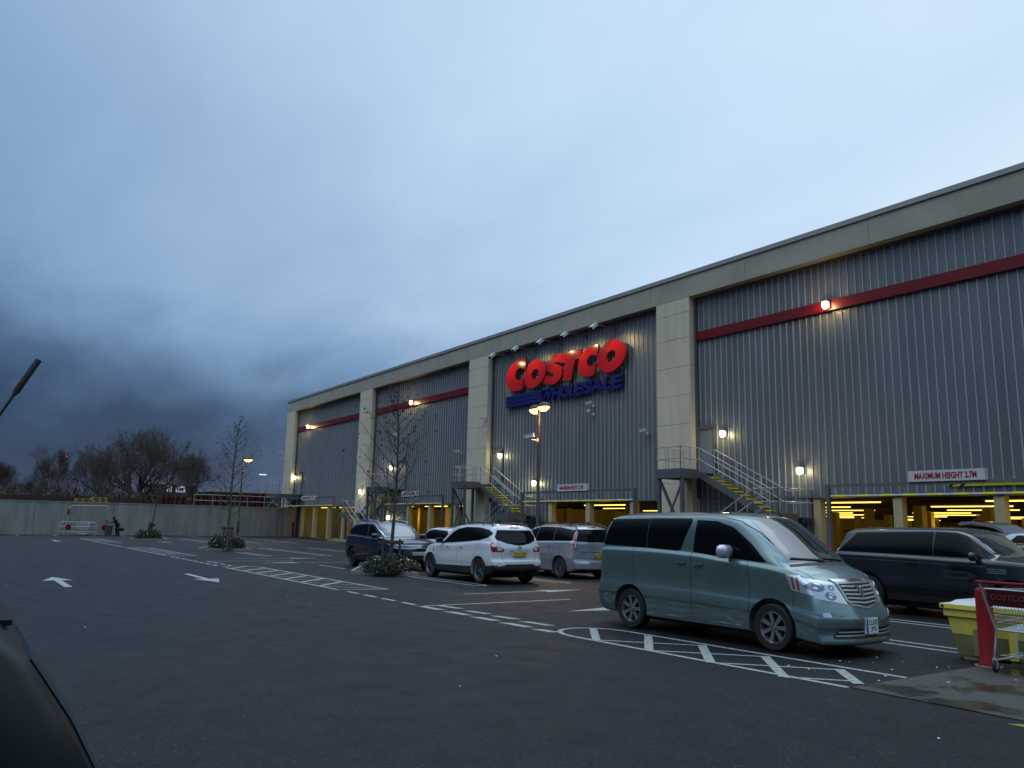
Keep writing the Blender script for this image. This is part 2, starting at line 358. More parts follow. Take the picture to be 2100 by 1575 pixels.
def spot_light(name, loc, target, power, col, angle, blend=.6, rad=.05, parent=None):
    l = bpy.data.lights.new(name, 'SPOT'); l.energy = power; l.color = col; l.spot_size = R(angle); l.spot_blend = blend; l.shadow_soft_size = rad
    o = bpy.data.objects.new(name, l); C.objects.link(o)
    o.rotation_euler = (Vector(target)-Vector(loc)).to_track_quat('-Z', 'Y').to_euler(); o.location = loc
    if parent is not None: o.parent = parent; o.location = Vector(loc)-parent.location
    return o
# ================================================================ SETTING
FY, RY = 28.36, 28.86          # facade front plane, cladding plane
WX = -78.5                     # back wall plane
g = MB(); g.add([(WX-.3,-1500,0),(1500,-1500,0),(1500,1500,0),(WX-.3,1500,0)], [(0,1,2,3)])
tag(g.build('ground', m_asph), kind='structure')
g = MB(); g.add([(-2500,-1500,2.52),(WX-.2,-1500,2.52),(WX-.2,1500,2.52),(-2500,1500,2.52)], [(0,1,2,3)])
tag(g.build('yard_ground', m_yard), kind='structure')
# concrete apron of the trolley park
g = MB(); g.box(-5.38, 6, 8.27, 13.2, -.05, .012)
tag(g.build('concrete_apron', m_pad), kind='structure')
g = MB(); g.box(-26.9, -19.4, 25.7, 28.86, -.05, .12); g.box(-45.2, -37.8, 25.7, 28.86, -.05, .12); g.box(-63.4, -56.0, 25.7, 28.86, -.05, .12)
tag(g.build('pavement', m_kerb), kind='structure')

class LM(MB):
    def line(s, a, b, w=.1, z=.004):
        a, b = Vector((a[0], a[1], 0)), Vector((b[0], b[1], 0)); d = (b-a).normalized(); n = Vector((-d.y, d.x, 0))*w/2
        return s.add([(*(a-n).xy, z), (*(b-n).xy, z), (*(b+n).xy, z), (*(a+n).xy, z)], [(0,1,2,3)])
    def path(s, pts, w=.1, z=.004):
        for i in range(len(pts)-1):
            s.line(pts[i], pts[i+1], w, z)
            if i: # joint disc just below
                c = pts[i]; s.add([(c[0]+w/2*math.cos(k*math.pi/4), c[1]+w/2*math.sin(k*math.pi/4), z+.001) for k in range(8)], [tuple(range(8))])
    def quad(s, pts, z=.004): s.add([(x, y, z) for x, y in pts], [tuple(range(len(pts)))])
def flat_tri(mb, pts, z=.004):
    for t_ in tessellate_polygon([[Vector((p[0], p[1], 0)) for p in pts]]):
        q = [pts[i] for i in t_]
        ar = (q[1][0]-q[0][0])*(q[2][1]-q[0][1])-(q[1][1]-q[0][1])*(q[2][0]-q[0][0])
        if ar < 0: q = q[::-1]
        mb.add([(p[0], p[1], z) for p in q], [(0,1,2)])
def hatched_island(x0, x1, pitch, closed_left=True, open_right=False):
    a, b = 8.08, 9.26; w = .088
    m = LM()
    # rounded nose at x0 (left)
    if closed_left:
        pts = [(x0+.75, b)] + [(x0+.75-.75*math.sin(t_), (a+b)/2-.0+((b-a)/2)*math.cos(t_)) for t_ in [i*math.pi/12 for i in range(1, 12)]] + [(x0+.75, a)]
        m.path(pts, w)
    else:
        m.path([(x0+.75, b), (x0-.3, (a+b)/2-.1), (x0+.3, a)], w)
    xe = x1
    if open_right:
        m.line((x0+.75, b), (xe, b+.16), w); m.line((x0+.75, a), (xe, a+.18), w)
    else:
        m.line((x0+.75, b), (xe-.6, b), w); m.line((x0+.75, a), (xe-.3, a), w); m.path([(xe-.6, b), (xe, b+.04), (xe-.3, a)], w*.9)
    n = int((xe-x0-.35)/pitch)+(1 if open_right else 0)
    for i in range(n):
        X = x0+.15+i*pitch
        X0 = max(X, x0+.12)
        fr_ = min(1.0, (xe-.05-X0)/1.1); zb_ = b-.06 if i else b-.25
        m.line((X0, zb_), (X0+(X+1.1-X0)*fr_, zb_+(a+.06-zb_)*fr_), .125, .0065)
        if X+1.3 < xe-.2:
            xt = X+2*pitch+.05; fr_ = min(1.0, (xe-.15-X-1.1)/(xt-X-1.1)); m.line((X+1.1, a+.06), (X+1.1+(xt-X-1.1)*fr_, a+.06+(b-a-.12)*fr_), .065, .0055)
    return m
m = hatched_island(-10.7, -5.42, 1.1, True, True); tag(m.build('hatched_island_marking', m_white), kind='structure')
for x0, x1, nm in ((-29.5, -18.75, 'hatched_island_marking'), (-48.4, -37.8, 'hatched_island_marking'), (-66.8, -56.2, 'hatched_island_marking')):
    m = hatched_island(x0, x1, 1.32, False, False); tag(m.build(nm, m_white if x0 > -40 else m_bluefaded), kind='structure')
m = LM()
for xs in ((-14.75,-14.13),(-13.69,-13.11),(-12.74,-12.18),(-11.81,-11.18)): m.quad([(xs[0]-.05, 8.42),(xs[1]+.0, 8.50),(xs[1]+.1, 8.66),(xs[0]+.05, 8.58)])
for xs in ((-14.8,-14.08),(-13.74,-13.09),(-12.76,-12.14),(-11.84,-11.17),(-10.9,-10.49)): m.quad([(xs[0]-.05, 8.0),(xs[1], 8.03),(xs[1]+.1, 8.2),(xs[0]+.1, 8.17)])
for xs in ((-18.49,-17.86),(-17.56,-16.89),(-16.62,-15.99),(-15.65,-15.06)): m.line((xs[0], 8.1), (xs[1], 8.1), .11)
x = -37.2
while x < -29.8:
    m.line((x, 8.1), (x+.62, 8.1), .12)
    if x > -33.6: m.line((x+.3, 8.55), (x+.92, 8.55), .12)
    x += .95
x = -56.0
while x < -48.6: m.line((x, 8.1), (x+.62, 8.1), .12); x += .95
tag(m.build('lane_dash_marking', m_white), kind='structure')
def arrow(pts_fn):
    mm = LM(); flat_tri(mm, pts_fn, .0045); return mm
def arrow_shape(cx, cy, ang, L=3.6, w=.17, hw=.42, hl=1.1):
    pts = [(-L/2,-w/2),(L/2-hl,-w/2),(L/2-hl-.1,-hw),(L/2,0),(L/2-hl-.1,hw),(L/2-hl,w/2),(-L/2,w/2)]
    c, s_ = math.cos(ang), math.sin(ang)
    return [(cx+x*c-y*s_, cy+x*s_+y*c) for x, y in pts]
for (cx_, cy_, an) in ((-23.7,2.55,math.pi),(-24.1,6.12,0),(-60.5,6.0,0)):
    tag(arrow(arrow_shape(cx_, cy_, an, hl=1.3, hw=.36)).build('lane_arrow_marking', m_white), kind='structure')
for (cx_, cy_, an) in ((-16.85,12.2,math.pi/2),(-12.8,12.1,-math.pi/2),(-34.9,12.0,math.pi/2),(-31.4,12.0,-math.pi/2)):
    tag(arrow(arrow_shape(cx_, cy_, an, L=3.7, w=.09, hw=.3, hl=1.3)).build('aisle_arrow_marking', m_white), kind='structure')
m = LM()
m.line((-14.8, 8.15), (-14.8, 11.95), .1); m.line((-32.9, 8.6), (-32.9, 11.9), .1)
# bay lines: doubled, rounded at their open ends
def bay(xa, xb, y, gap=.38, open_l=False):
    m.line((xa, y-gap/2), (xb-.2, y-gap/2), .09); m.line((xa, y+gap/2), (xb-.2, y+gap/2), .09)
    m.path([(xb-.2, y+gap/2), (xb-.03, y+gap/4), (xb, y), (xb-.03, y-gap/4), (xb-.2, y-gap/2)], .09, .0045)
    if open_l: m.path([(xa, y+gap/2), (xa-.16, y+gap/4), (xa-.18, y), (xa-.16, y-gap/4), (xa, y-gap/2)], .09, .0045)
for k in range(5):
    y = 12.22+2.93*k
    bay(-9.6, -4.2, y) if k == 0 else bay(-9.6, -.4, y)
    bay(-24.2 if k == 0 else -28.6, -18.9, y, open_l=k > 0)
    bay(-47.0 if k else -41.4, -37.0, y, open_l=k > 0)
    bay(-66.9 if k else -60.0, -56.9, y, open_l=k > 0)
m.line((-29.6, 11.75), (-27.0, 11.7), .09)
for yy in (4.8, 7.4, 12.5, 15.4, 18.3, 21.2): m.line((-78.0, yy), (-74.2, yy), .1)
tag(m.build('bay_line_marking', m_white), kind='structure')
m = LM(); m.quad([(-3.7, 8.02), (1, 8.02), (1, 8.16), (-3.6, 8.16)], .0045); tag(m.build('yellow_line_marking', m_yell), kind='structure')

# ---------------------------------------------------------------- back retaining wall, yard, background
r = empty('retaining_wall', (WX, 12, 0)); tag(r, 'long pale concrete retaining wall closing the far side of the car park', 'wall')
w = MB(); y = -60.0
while y < FY-.02:
    y2 = min(y+6.0, FY); w.box(WX-.3, WX, y+.012, y2-.012, 0, 2.70); y = y2
w.build('wall_panel', m_wall, r); w = MB(); w.box(WX-.33, WX+.03, -60, FY, 2.702, 2.80); w.build('coping', m_wall, r)
r = empty('wall_railing', (WX-.15, 22.5, 2.8)); tag(r, 'pale two-bar railing on top of the concrete wall beside the building', 'railing')
w = MB()
for z in (3.25, 3.78): w.tube([(WX-.15, 18.7, z), (WX-.15, 26.9, z)], .03, 6)
y = 18.7
while y < 27: w.tube([(WX-.15, y, 2.8), (WX-.15, y, 3.78)], .03, 6); y += 1.64
w.build('rail', m_railw, r)
r = empty('brown_fence', (-100, 10, 2.52)); tag(r, 'dark brown boarded fence behind the retaining wall', 'fence')
w = MB(); y = -80.0; random.seed(3)
while y < 60: w.box(-100.05, -100+.02*random.random(), y, y+.28, 2.52, 3.62+.05*random.random()); y += .3
w.build('boards', m_rust, r)

def pallet(mb, x, y, z, mi=0, w=1.2, d=1.0, rnd=0):
    for k in range(5): mb.box(x-w/2, x+w/2, y-d/2+k*d/5+.02, y-d/2+(k+1)*d/5-.03, z+.115, z+.14, mi)
    for yy in (-.45, 0, .45):
        for xx in (-.5, 0, .5): mb.box(x+xx*w-.07*np.sign(xx)-.07, x+xx*w-.07*np.sign(xx)+.07, y+yy*d-.05, y+yy*d+.05, z+.02, z+.115, mi)
    for yy in (-.45, 0, .45): mb.box(x-w/2, x+w/2, y+yy*d-.05, y+yy*d+.05, z, z+.02, mi)
random.seed(5)
def stack(cx_, cy_, n, mt, name, label, grp, z0=2.52, sc=1.0):
    o = None
    for k in range(n):
        if k == 0:
            mb = MB(); pallet(mb, 0, 0, 0); o = mb.build(name, mt); b = o
        else: b = o.copy(); C.objects.link(b)
        b.location = (cx_+random.uniform(-.04, .04), cy_+random.uniform(-.04, .04), z0+k*.145); b.rotation_euler = (0, 0, random.uniform(-.04, .04)+math.pi/2)
        tag(b, label, 'pallet', grp)
stack(-79.8, 9.6, 4, m_palY, 'wooden_pallet', 'yellow wooden pallet in the left of the two yellow stacks behind the wall', 'yellow pallets in the left stack')
stack(-79.8, 10.9, 5, m_palY, 'wooden_pallet', 'yellow wooden pallet in the right of the two yellow stacks behind the wall', 'yellow pallets in the right stack')
for i, yy in enumerate((16.1, 17.4, 18.7)):
    stack(-85, yy, 8+i % 2, m_palR, 'wooden_pallet', 'dark red pallet in a stack left of the wall railing', 'red pallets left of the railing')
for i in range(6):
    stack(-84, 20.4+i*1.28, 10+(i*7) % 3, m_palR, 'wooden_pallet', 'dark red pallet in a stack behind the wall railing', 'red pallets behind the railing')

# ---------------------------------------------------------------- bare trees
def grow(mb, tips, p, d, L, r, depth, maxd, spread, rnd, nseg=3, upb=.1, split=(2, 3), nside=5, minr=.006, ratio=.72):
    pts = [p.copy()]; rr = [r]; q = p.copy(); dd = d.copy()
    for i in range(nseg):
        dd = (dd+Vector((rnd.gauss(0, .13), rnd.gauss(0, .13), rnd.gauss(0, .10)+upb))).normalized(); q = q+dd*L/nseg; pts.append(q.copy()); rr.append(max(minr, r*(1-.42*(i+1)/nseg)))
    mb.tube(pts, rr, nside if depth < 3 else (4 if depth < 4 else 3), cap=False)
    if depth >= maxd: tips.append((q.copy(), dd.copy())); return
    n = rnd.randint(*split)
    for k in range(n+1):
        idx = nseg if k < n-1 else rnd.randint(1, nseg)
        b = pts[idx]; ax = Vector((rnd.gauss(0, 1), rnd.gauss(0, 1), rnd.gauss(0, .6))).normalized(); ax = (ax-dd*ax.dot(dd)).normalized()
        a = rnd.uniform(.45, 1.0)*spread
        nd = (dd*math.cos(a)+ax*math.sin(a)).normalized()
        grow(mb, tips, b, nd, L*rnd.uniform(ratio-.12, ratio+.1), max(minr, rr[idx]*rnd.uniform(.55, .75)), depth+1, maxd, spread, rnd, max(2, nseg-(depth > 2)), upb, split, nside, minr, ratio)
def far_tree(name, loc, H, Wd, seed, label, maxd=6, trunk_r=.5, spread=.75, trunk_h=.18, limbs=5, flat=.5):
    rnd = random.Random(seed); r = empty(name, loc); tag(r, label, 'tree', 'bare trees beyond the wall')
    tr = MB(); base = Vector((0,0,0)); top = Vector((0,0,H*trunk_h)); tr.tube([base, (0,0,.4), top*.6+Vector((0.05,0.1,0)), top], [trunk_r*1.4, trunk_r*1.05, trunk_r, trunk_r*.95], 10)
    cr_ = MB(); tips = []
    for k in range(limbs):
        a = 2*math.pi*(k+rnd.uniform(-.2, .2))/limbs; el = rnd.uniform(flat, 1.15)
        d = Vector((math.cos(a)*math.cos(el), math.sin(a)*math.cos(el), math.sin(el)))
        grow(cr_, tips, top*rnd.uniform(.75, 1), d, H*.27*(1.1-.3*math.sin(el)), trunk_r*.55, 1, maxd, spread, rnd, 4, .05, (2, 3), 5, .012, .76)
    # fine end twigs: each tip carries a small spray
    tw = cr_
    for q, d in tips:
        for j in range(5):
            e = (d+Vector((rnd.gauss(0, .55), rnd.gauss(0, .55), rnd.gauss(0, .45)))).normalized()*rnd.uniform(.35, .8)
            sdv = e.cross(Vector((rnd.gauss(0,1), rnd.gauss(0,1), rnd.gauss(0,1)))).normalized()*.011
            tw.add([q-sdv, q+sdv, q+e], [(0,1,2)])
    vs = np.array(cr_.v); w_now = max(np.ptp(vs[:, 1]), np.ptp(vs[:, 0])); sc = Wd/w_now; sz = (H-H*trunk_h*.5)/(vs[:, 2].max()-H*trunk_h*.5)
    vs[:, 0] *= sc; vs[:, 1] *= sc; vs[:, 2] = (vs[:, 2]-H*trunk_h*.5)*sz+H*trunk_h*.5
    # keep limbs rooted in the trunk
    cr_.v = [tuple(v) for v in vs]
    tr.build('trunk', m_barkfar, r, smooth=60, local=True); cr_.build('crown', m_twig, r, local=True)
    return r
far_tree('oak_tree', (-130, 23.0, 2.5), 13.8, 19.5, 11, 'huge bare oak with a broad domed crown and thick spreading limbs behind the wall', 6, .75, .78, .13, 8, .12)
far_tree('oak_tree', (-138, 19.0, 2.5), 10.5, 13, 21, 'bare tree filling the left flank of the huge oak', 6, .4, .75, .2, 6, .3)
far_tree('bare_tree', (-150, 13.0, 2.5), 10.8, 8.5, 4, 'bare upright tree with a pale trunk beneath the small red mast light', 6, .3, .6, .2, 5, .7)
far_tree('bare_tree', (-150, 35.0, 2.5), 12.0, 12.5, 8, 'bare spreading tree right of the huge oak above the lit house windows', 6, .3, .7, .2, 6, .5)
far_tree('bare_tree', (-150, 6.0, 2.5), 8.2, 6.5, 15, 'bare tree at the far left edge above the brown fence', 6, .3, .6, .25, 5, .6)
far_tree('bare_tree', (-152, 10.2, 2.5), 5.8, 6, 19, 'low bare tree between the far left tree and the upright tree', 5, .2, .7, .2, 5, .6)
# thicket
rnd = random.Random(9); hb = MB()
for k in range(9000):
    y = rnd.uniform(-40, 62); x = rnd.uniform(-128, -112); hmax = (3.2+1.0*math.sin(y*.7)+.8*math.sin(y*1.9+1)) * (1.0 if y < 19 else .55)
    z = 2.5+abs(rnd.gauss(0, .45))*hmax
    if z > 2.5+hmax*1.15: continue
    L_ = rnd.uniform(.5, 1.2); d = Vector((rnd.gauss(0,.4), rnd.gauss(0,.5), rnd.uniform(.4,1))).normalized()*L_; s_ = Vector((0, 1, rnd.uniform(-.4,.4)))*rnd.uniform(.02, .12)
    p = Vector((x, y, z)); hb.add([p-s_, p+s_, p+d+s_*.3, p+d-s_*.3], [(0,1,2,3)])
for k in range(2600):
    y = rnd.uniform(-40, 62); x = rnd.uniform(-128, -115); p = Vector((x, y, 2.5))
    hmax = (3.0+1.0*math.sin(y*.7)+.8*math.sin(y*1.9+1)) * (1.0 if y < 19 else .6)
    hb.tube([p, p+Vector((rnd.gauss(0,.3), rnd.gauss(0,.3), hmax*.6)), p+Vector((rnd.gauss(0,.6), rnd.gauss(0,.6), hmax*rnd.uniform(.8, 1.3)))], [.04, .025, .01], 3, cap=False)
tag(hb.build('thicket', m_twig), 'dense brown winter thicket behind the brown fence', 'thicket', kind='stuff')

# distant buildings
r = empty('low_hall', (-165, 50, 2.5)); tag(r, 'distant long low building with a dark shallow roof left of the store', 'building')
w = MB(); w.box(-175, -160, 41, 58, 2.5, 6.6); w.build('wall', mat('far_brick', (.06,.05,.04), .9), r)
w = MB(); w.add([(-159.5,40.5,6.6),(-175.5,40.5,6.6),(-175.5,58.5,6.6),(-159.5,58.5,6.6),(-167,43,7.4),(-167,57,7.4)], [(0,3,5,4),(1,4,5,2),(0,4,1),(3,2,5),(0,1,2,3)]); w.build('roof', mat('far_roof', (.05,.05,.045), .9), r, fixn=True)
r = empty('lit_house', (-160, 35, 2.5)); tag(r, 'small dark distant house with two pale lit windows below the bare trees', 'house')
w = MB(); w.box(-168, -160, 30.5, 38.5, 2.5, 7.6); w.build('wall', mat('far_brick', (.06,.05,.04), .9), r)
w = MB(); w.add([(-159.6,30.1,7.6),(-168.4,30.1,7.6),(-168.4,38.9,7.6),(-159.6,38.9,7.6),(-164,31.5,8.4),(-164,37.5,8.4)], [(0,3,5,4),(1,4,5,2),(0,4,1),(3,2,5),(0,1,2,3)]); rf = w.build('roof', mat('far_roof', (.05,.05,.045), .9), r, fixn=True)
w = MB(); w.box(-164.3,-163.7,34.2,34.9,8.2,9.1); w.build('chimney', mat('far_brick', (.06,.05,.04), .9), rf)
m_litw = mat('lit_window', (.7,.75,.8), .4, emit=(.62,.74,.92), estr=.55); m_fd = mat('far_dark', (.015,.015,.018), .8)
for (ya, yb) in ((33.0, 33.9), (34.6, 36.3)):
    w = MB(); w.box(-160+.01, -159.9, ya, yb, 6.25, 7.4, 0)
    w.box(-159.9, -159.86, ya+.22, ya+.4, 6.4, 7.2, 1)
    if yb-ya > 1: w.box(-159.9, -159.86, ya+.72, ya+1.35, 6.5, 7.05, 1); w.box(-159.9,-159.85, ya+.55, ya+.62, 6.3, 7.3, 1)
    else: w.box(-159.9, -159.86, ya+.55, ya+.7, 6.6, 7.0, 1)
    w.build('window', [m_litw, m_fd], r)
r = empty('distant_street_lamp', (-150, 47.5, 2.5)); tag(r, 'distant slim street lamp with a white head beside the store corner', 'street lamp')
w = MB(); w.tube([(-150,47.5,2.5),(-150,47.5,9.7)], [.07,.05], 6); w.build('pole', m_steel, r)
w = MB(); w.box(-150.25,-149.75,46.9,48.1,9.68,9.86); w.build('lamp_head', mat('white_lamp', (.8,.85,.9), .4, emit=(.75,.85,1), estr=.9), r)
r = empty('radio_mast', (-300, 30.05, 2.5)); tag(r, 'thin distant mast with a small red warning light above the left trees', 'mast')
w = MB(); w.tube([(-300,30.05,2.5),(-300,30.05,20.0)], [.14,.05], 6); w.build('mast_pole', m_dsteel, r)
w = MB(); w.lathe([(0,-.32),(.2,-.2),(.3,0),(.2,.2),(0,.32)], Matrix.Translation((-300,30.05,20.4)), 12); w.build('warning_light', mat('red_glow', (1,.1,.1), .4, emit=(1,.05,.07), estr=5), r)
# ================================================================ STORE BUILDING
B = empty('warehouse_store', (-45, FY, 0)); tag(B, 'big grey clad warehouse store with cream concrete frame and open parking level underneath', 'building')
XL, XR = -82.75, 10.0
PIL = [(-82.75, -80.39), (-64.25, -61.80), (-46.31, -43.90), (-28.36, -26.15), (-10.30, -8.05)]
LZ, PB, PT = 3.06, 12.72, 13.72     # lintel, parapet bottom, parapet top
def pl(name, mb, mt, **k): return mb.build(name, mt, B, **k)
for (a, b) in PIL:
    w = MB(); z = 0.0; jz = [0, .95, 2.35, 3.75, 5.15, 6.55, 7.95, 9.35, 10.75, 12.0, PB]
    for i in range(len(jz)-1): w.box(a, b, FY, RY+.25, jz[i]+.012, jz[i+1]-.012)
    w.box(a+.015, b-.015, FY+.015, RY+.24, 0, PB)
    pl('concrete_column', w, m_cream)
w = MB(); x = XL
while x < XR-.1:
    x2 = min(x+6.0, XR); w.box(x+.008, x2-.008, FY-.003, RY+.3, PB, PT); x = x2
pl('parapet', w, m_fascia)
w = MB(); w.box(XL-.06, XR, FY-.07, RY+.4, PT+.06, PT+.26); w.box(XL, XR, FY-.0, RY+.35, PT, PT+.06); pl('coping', w, m_coping)
def ribs(mb, x0, x1, z0, z1, y, pitch=.3333):
    n = max(1, int(round((x1-x0)/pitch))); p = (x1-x0)/n; pr = []
    for i in range(n):
        X = x0+i*p; c = X+p/2
        pr += [(X, y), (c-.028, y), (c-.016, y-.035), (c+.016, y-.035), (c+.028, y)]
    pr.append((x1, y)); o = len(mb.v)
    for (X, Y) in pr: mb.v.append((X, Y, z0)); mb.v.append((X, Y, z1))
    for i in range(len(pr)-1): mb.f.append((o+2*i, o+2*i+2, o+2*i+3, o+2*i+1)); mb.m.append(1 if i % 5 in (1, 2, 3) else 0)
bays = [(PIL[i][1], PIL[i+1][0]) for i in range(4)] + [(PIL[4][1], XR)]
openings = []
for i, (a, b) in enumerate(bays):
    op0 = -78.6 if i == 0 else a+5.95
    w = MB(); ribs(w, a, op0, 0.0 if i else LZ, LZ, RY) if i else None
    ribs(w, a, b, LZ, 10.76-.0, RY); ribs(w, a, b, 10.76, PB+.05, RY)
    # side returns of the opening
    w.box(op0-.04, op0, RY+.002, RY+.4, 0, LZ-.002) if i else None
    w.box(a, b, RY-.045, RY+.35, LZ-.10, LZ-.004)
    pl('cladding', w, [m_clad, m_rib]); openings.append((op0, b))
    w = MB(); w.box(a+.03, b-.03, RY-.085, RY-.046, PB-.12, PB-.004); w.box(a, a+.1, FY+.3, RY-.05, LZ, PB-.13) ; w.box(b-.1, b, FY+.3, RY-.05, LZ, PB-.13); pl('flashing', w, m_dframe)
    if i != 2:
        w = MB(); w.box(a+.02, b-.02, RY-.16, RY-.05, 10.55, 10.98); pl('red_band', w, m_red)
# roof, rear and side walls
w = MB(); w.box(XL, XR, RY+.41, RY+75, 12.9, 13.1); pl('roof', w, m_coping)
w = MB(); w.box(XL, XL+.3, RY+.26, RY+75, 3.3, 13.6); w.box(XL+.3, XR, RY+74.6, RY+75, 0, 12.9); w.box(XR-.2, XR, RY+.36, RY+74.6, 3.4, 12.9); pl('side_wall', w, m_clad)
# undercroft
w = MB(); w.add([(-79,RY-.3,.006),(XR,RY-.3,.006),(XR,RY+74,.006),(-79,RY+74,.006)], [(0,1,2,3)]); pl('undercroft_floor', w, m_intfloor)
w = MB(); w.box(XL+.3, XR-.2, RY+.36, RY+74, 3.14, 3.3)
for k in range(12):
    yb = RY+3.0+6.2*k; w.box(XL+.3, XR-.2, yb, yb+.35, 2.84, 3.139)
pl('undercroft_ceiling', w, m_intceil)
w = MB(); w.box(-78.9, -46.2, RY+7.0, RY+7.2, 0, 2.83); w.box(-46.2, -46.0, RY+.4, RY+74, 0, 2.83); pl('undercroft_wall', w, m_intcol); w = MB(); w.box(-78.9, -78.6, RY+.31, RY+7, 0, 3.13); w.box(-80.5, -78.62, RY+.05, RY+.30, 0, 3.13); pl('end_wall', w, m_wall)
w = MB(); w.box(-78.59, -46.25, RY+6.93, RY+6.995, 1.55, 2.0); pl('wall_band', w, mat('wall_band_paint', (.55,.42,.08), .6)); w = MB(); w.box(-46.25,XR-.2,RY+60,RY+60.2,0,2.8); pl('undercroft_wall', w, mat('wall_band_paint', (.55,.42,.08), .6))
cols = []
for (a, b) in openings: 
    cols += [(X, 0) for X in (a+.25, a+3.65, a+7.2, a+10.6) if X < b-.4]
for X, k in cols:
    w = MB(); w.box(X-.17, X+.17, RY+.02, RY+.36, 0, LZ-.11); pl('undercroft_column', w, m_intcol)
for k in range(8):
    for j in range(9):
        X = -44.0+j*6.2; Y = RY+6.4+6.2*k
        if k > 4 and j % 2: continue
        w = MB(); w.box(X-.2, X+.2, Y-.2, Y+.2, 0, 2.83); pl('undercroft_column', w, m_intcol)
for X in (-74.5,-70,-65.5,-60,-55.5,-51.0):
    w = MB(); w.box(X-.18, X+.18, RY+3.4, RY+3.76, 0, 2.83); pl('undercroft_column', w, m_intcol)
# strip lights hung below the ceiling
st0 = None
rr_ = random.Random(2); n_l = 0
for k in range(9):
    for j in range(7):
        X = -42.0+j*7.4+(k % 2)*2.3; Y = RY+1.5+5.9*k
        if X > XR-2 or (k > 5 and j % 2): continue
        L_ = 3.4 if k < 3 else 3.0
        if st0 is None:
            st0 = empty('strip_light', (X, Y, 2.80)); w = MB(); w.box(-1.7, 1.7, -.04, .04, -.0, .04); w.build('diffuser', m_strip, st0, local=True)
            w = MB(); w.box(-1.72, 1.72, -.12, .12, .042, .10); w.build('housing', m_camwhite, st0, local=True); s_ = st0
        else: s_ = copy_tree(st0); s_.location = (X, Y, 2.80)
        tag(s_, 'long yellow strip light under the parking level ceiling', 'strip light', 'strip lights under the store')
        if k < 6 and (k+j) % 2 == 0: point_light('strip_glow', (X, Y, 2.2), 19, (1, .62, .07), .5, s_)
for X in (-76, -71.5, -66.5, -60.0, -54.5, -49.5):
    s_ = copy_tree(st0); s_.location = (X, RY+1.9, 2.86); tag(s_, 'long yellow strip light under the parking level ceiling', 'strip light', 'strip lights under the store')
    for ch in [c for c in bpy.data.objects if c.parent == s_ and c.type == 'LIGHT']: bpy.data.objects.remove(ch)
    point_light('strip_glow', (X, RY+2.6, 2.0), 36, (1, .66, .07), .4, s_)
# doors
for i, (xa, xb) in enumerate(((-79.75,-78.35), (-57.3,-55.9), (-44.75,-43.4), (-26.48,-25.13))):
    if i == 2: xa, xb = -43.85, -42.6
    zb = 4.15
    w = MB(); w.box(xa, xa+.1, RY-.10, RY-.045, zb, 6.25); w.box(xb-.1, xb, RY-.10, RY-.045, zb, 6.25); w.box(xa-.06, xb+.06, RY-.16, RY-.045, 6.25, 6.40); fr = pl('door_frame', w, m_dframe)
    w = MB(); w.box(xa+.1, xb-.1, RY-.085, RY-.045, zb, 6.25); d_ = pl('door', w, m_door)
    w = MB(); w.box(xb-.25, xb-.2, RY-.13, RY-.086, zb+.95, zb+1.1); w.build('handle', m_steel, d_)
w = MB(); w.box(-14.6, -11.4, RY-.10, RY-.046, 3.28, 3.46, 0)
for k, X in enumerate((-14.6, -14.2, -11.95, -11.55)): w.poly([(X, 3.282), (X+.13, 3.282), (X+.30, 3.458), (X+.17, 3.458)], -.01, lambda u, v, t: (u, RY-.102+t, v), 1)
tag(w.build('hazard_board', [m_lime, m_black]), 'lime green headroom board with black chevron ends behind the right height sign', 'hazard board')

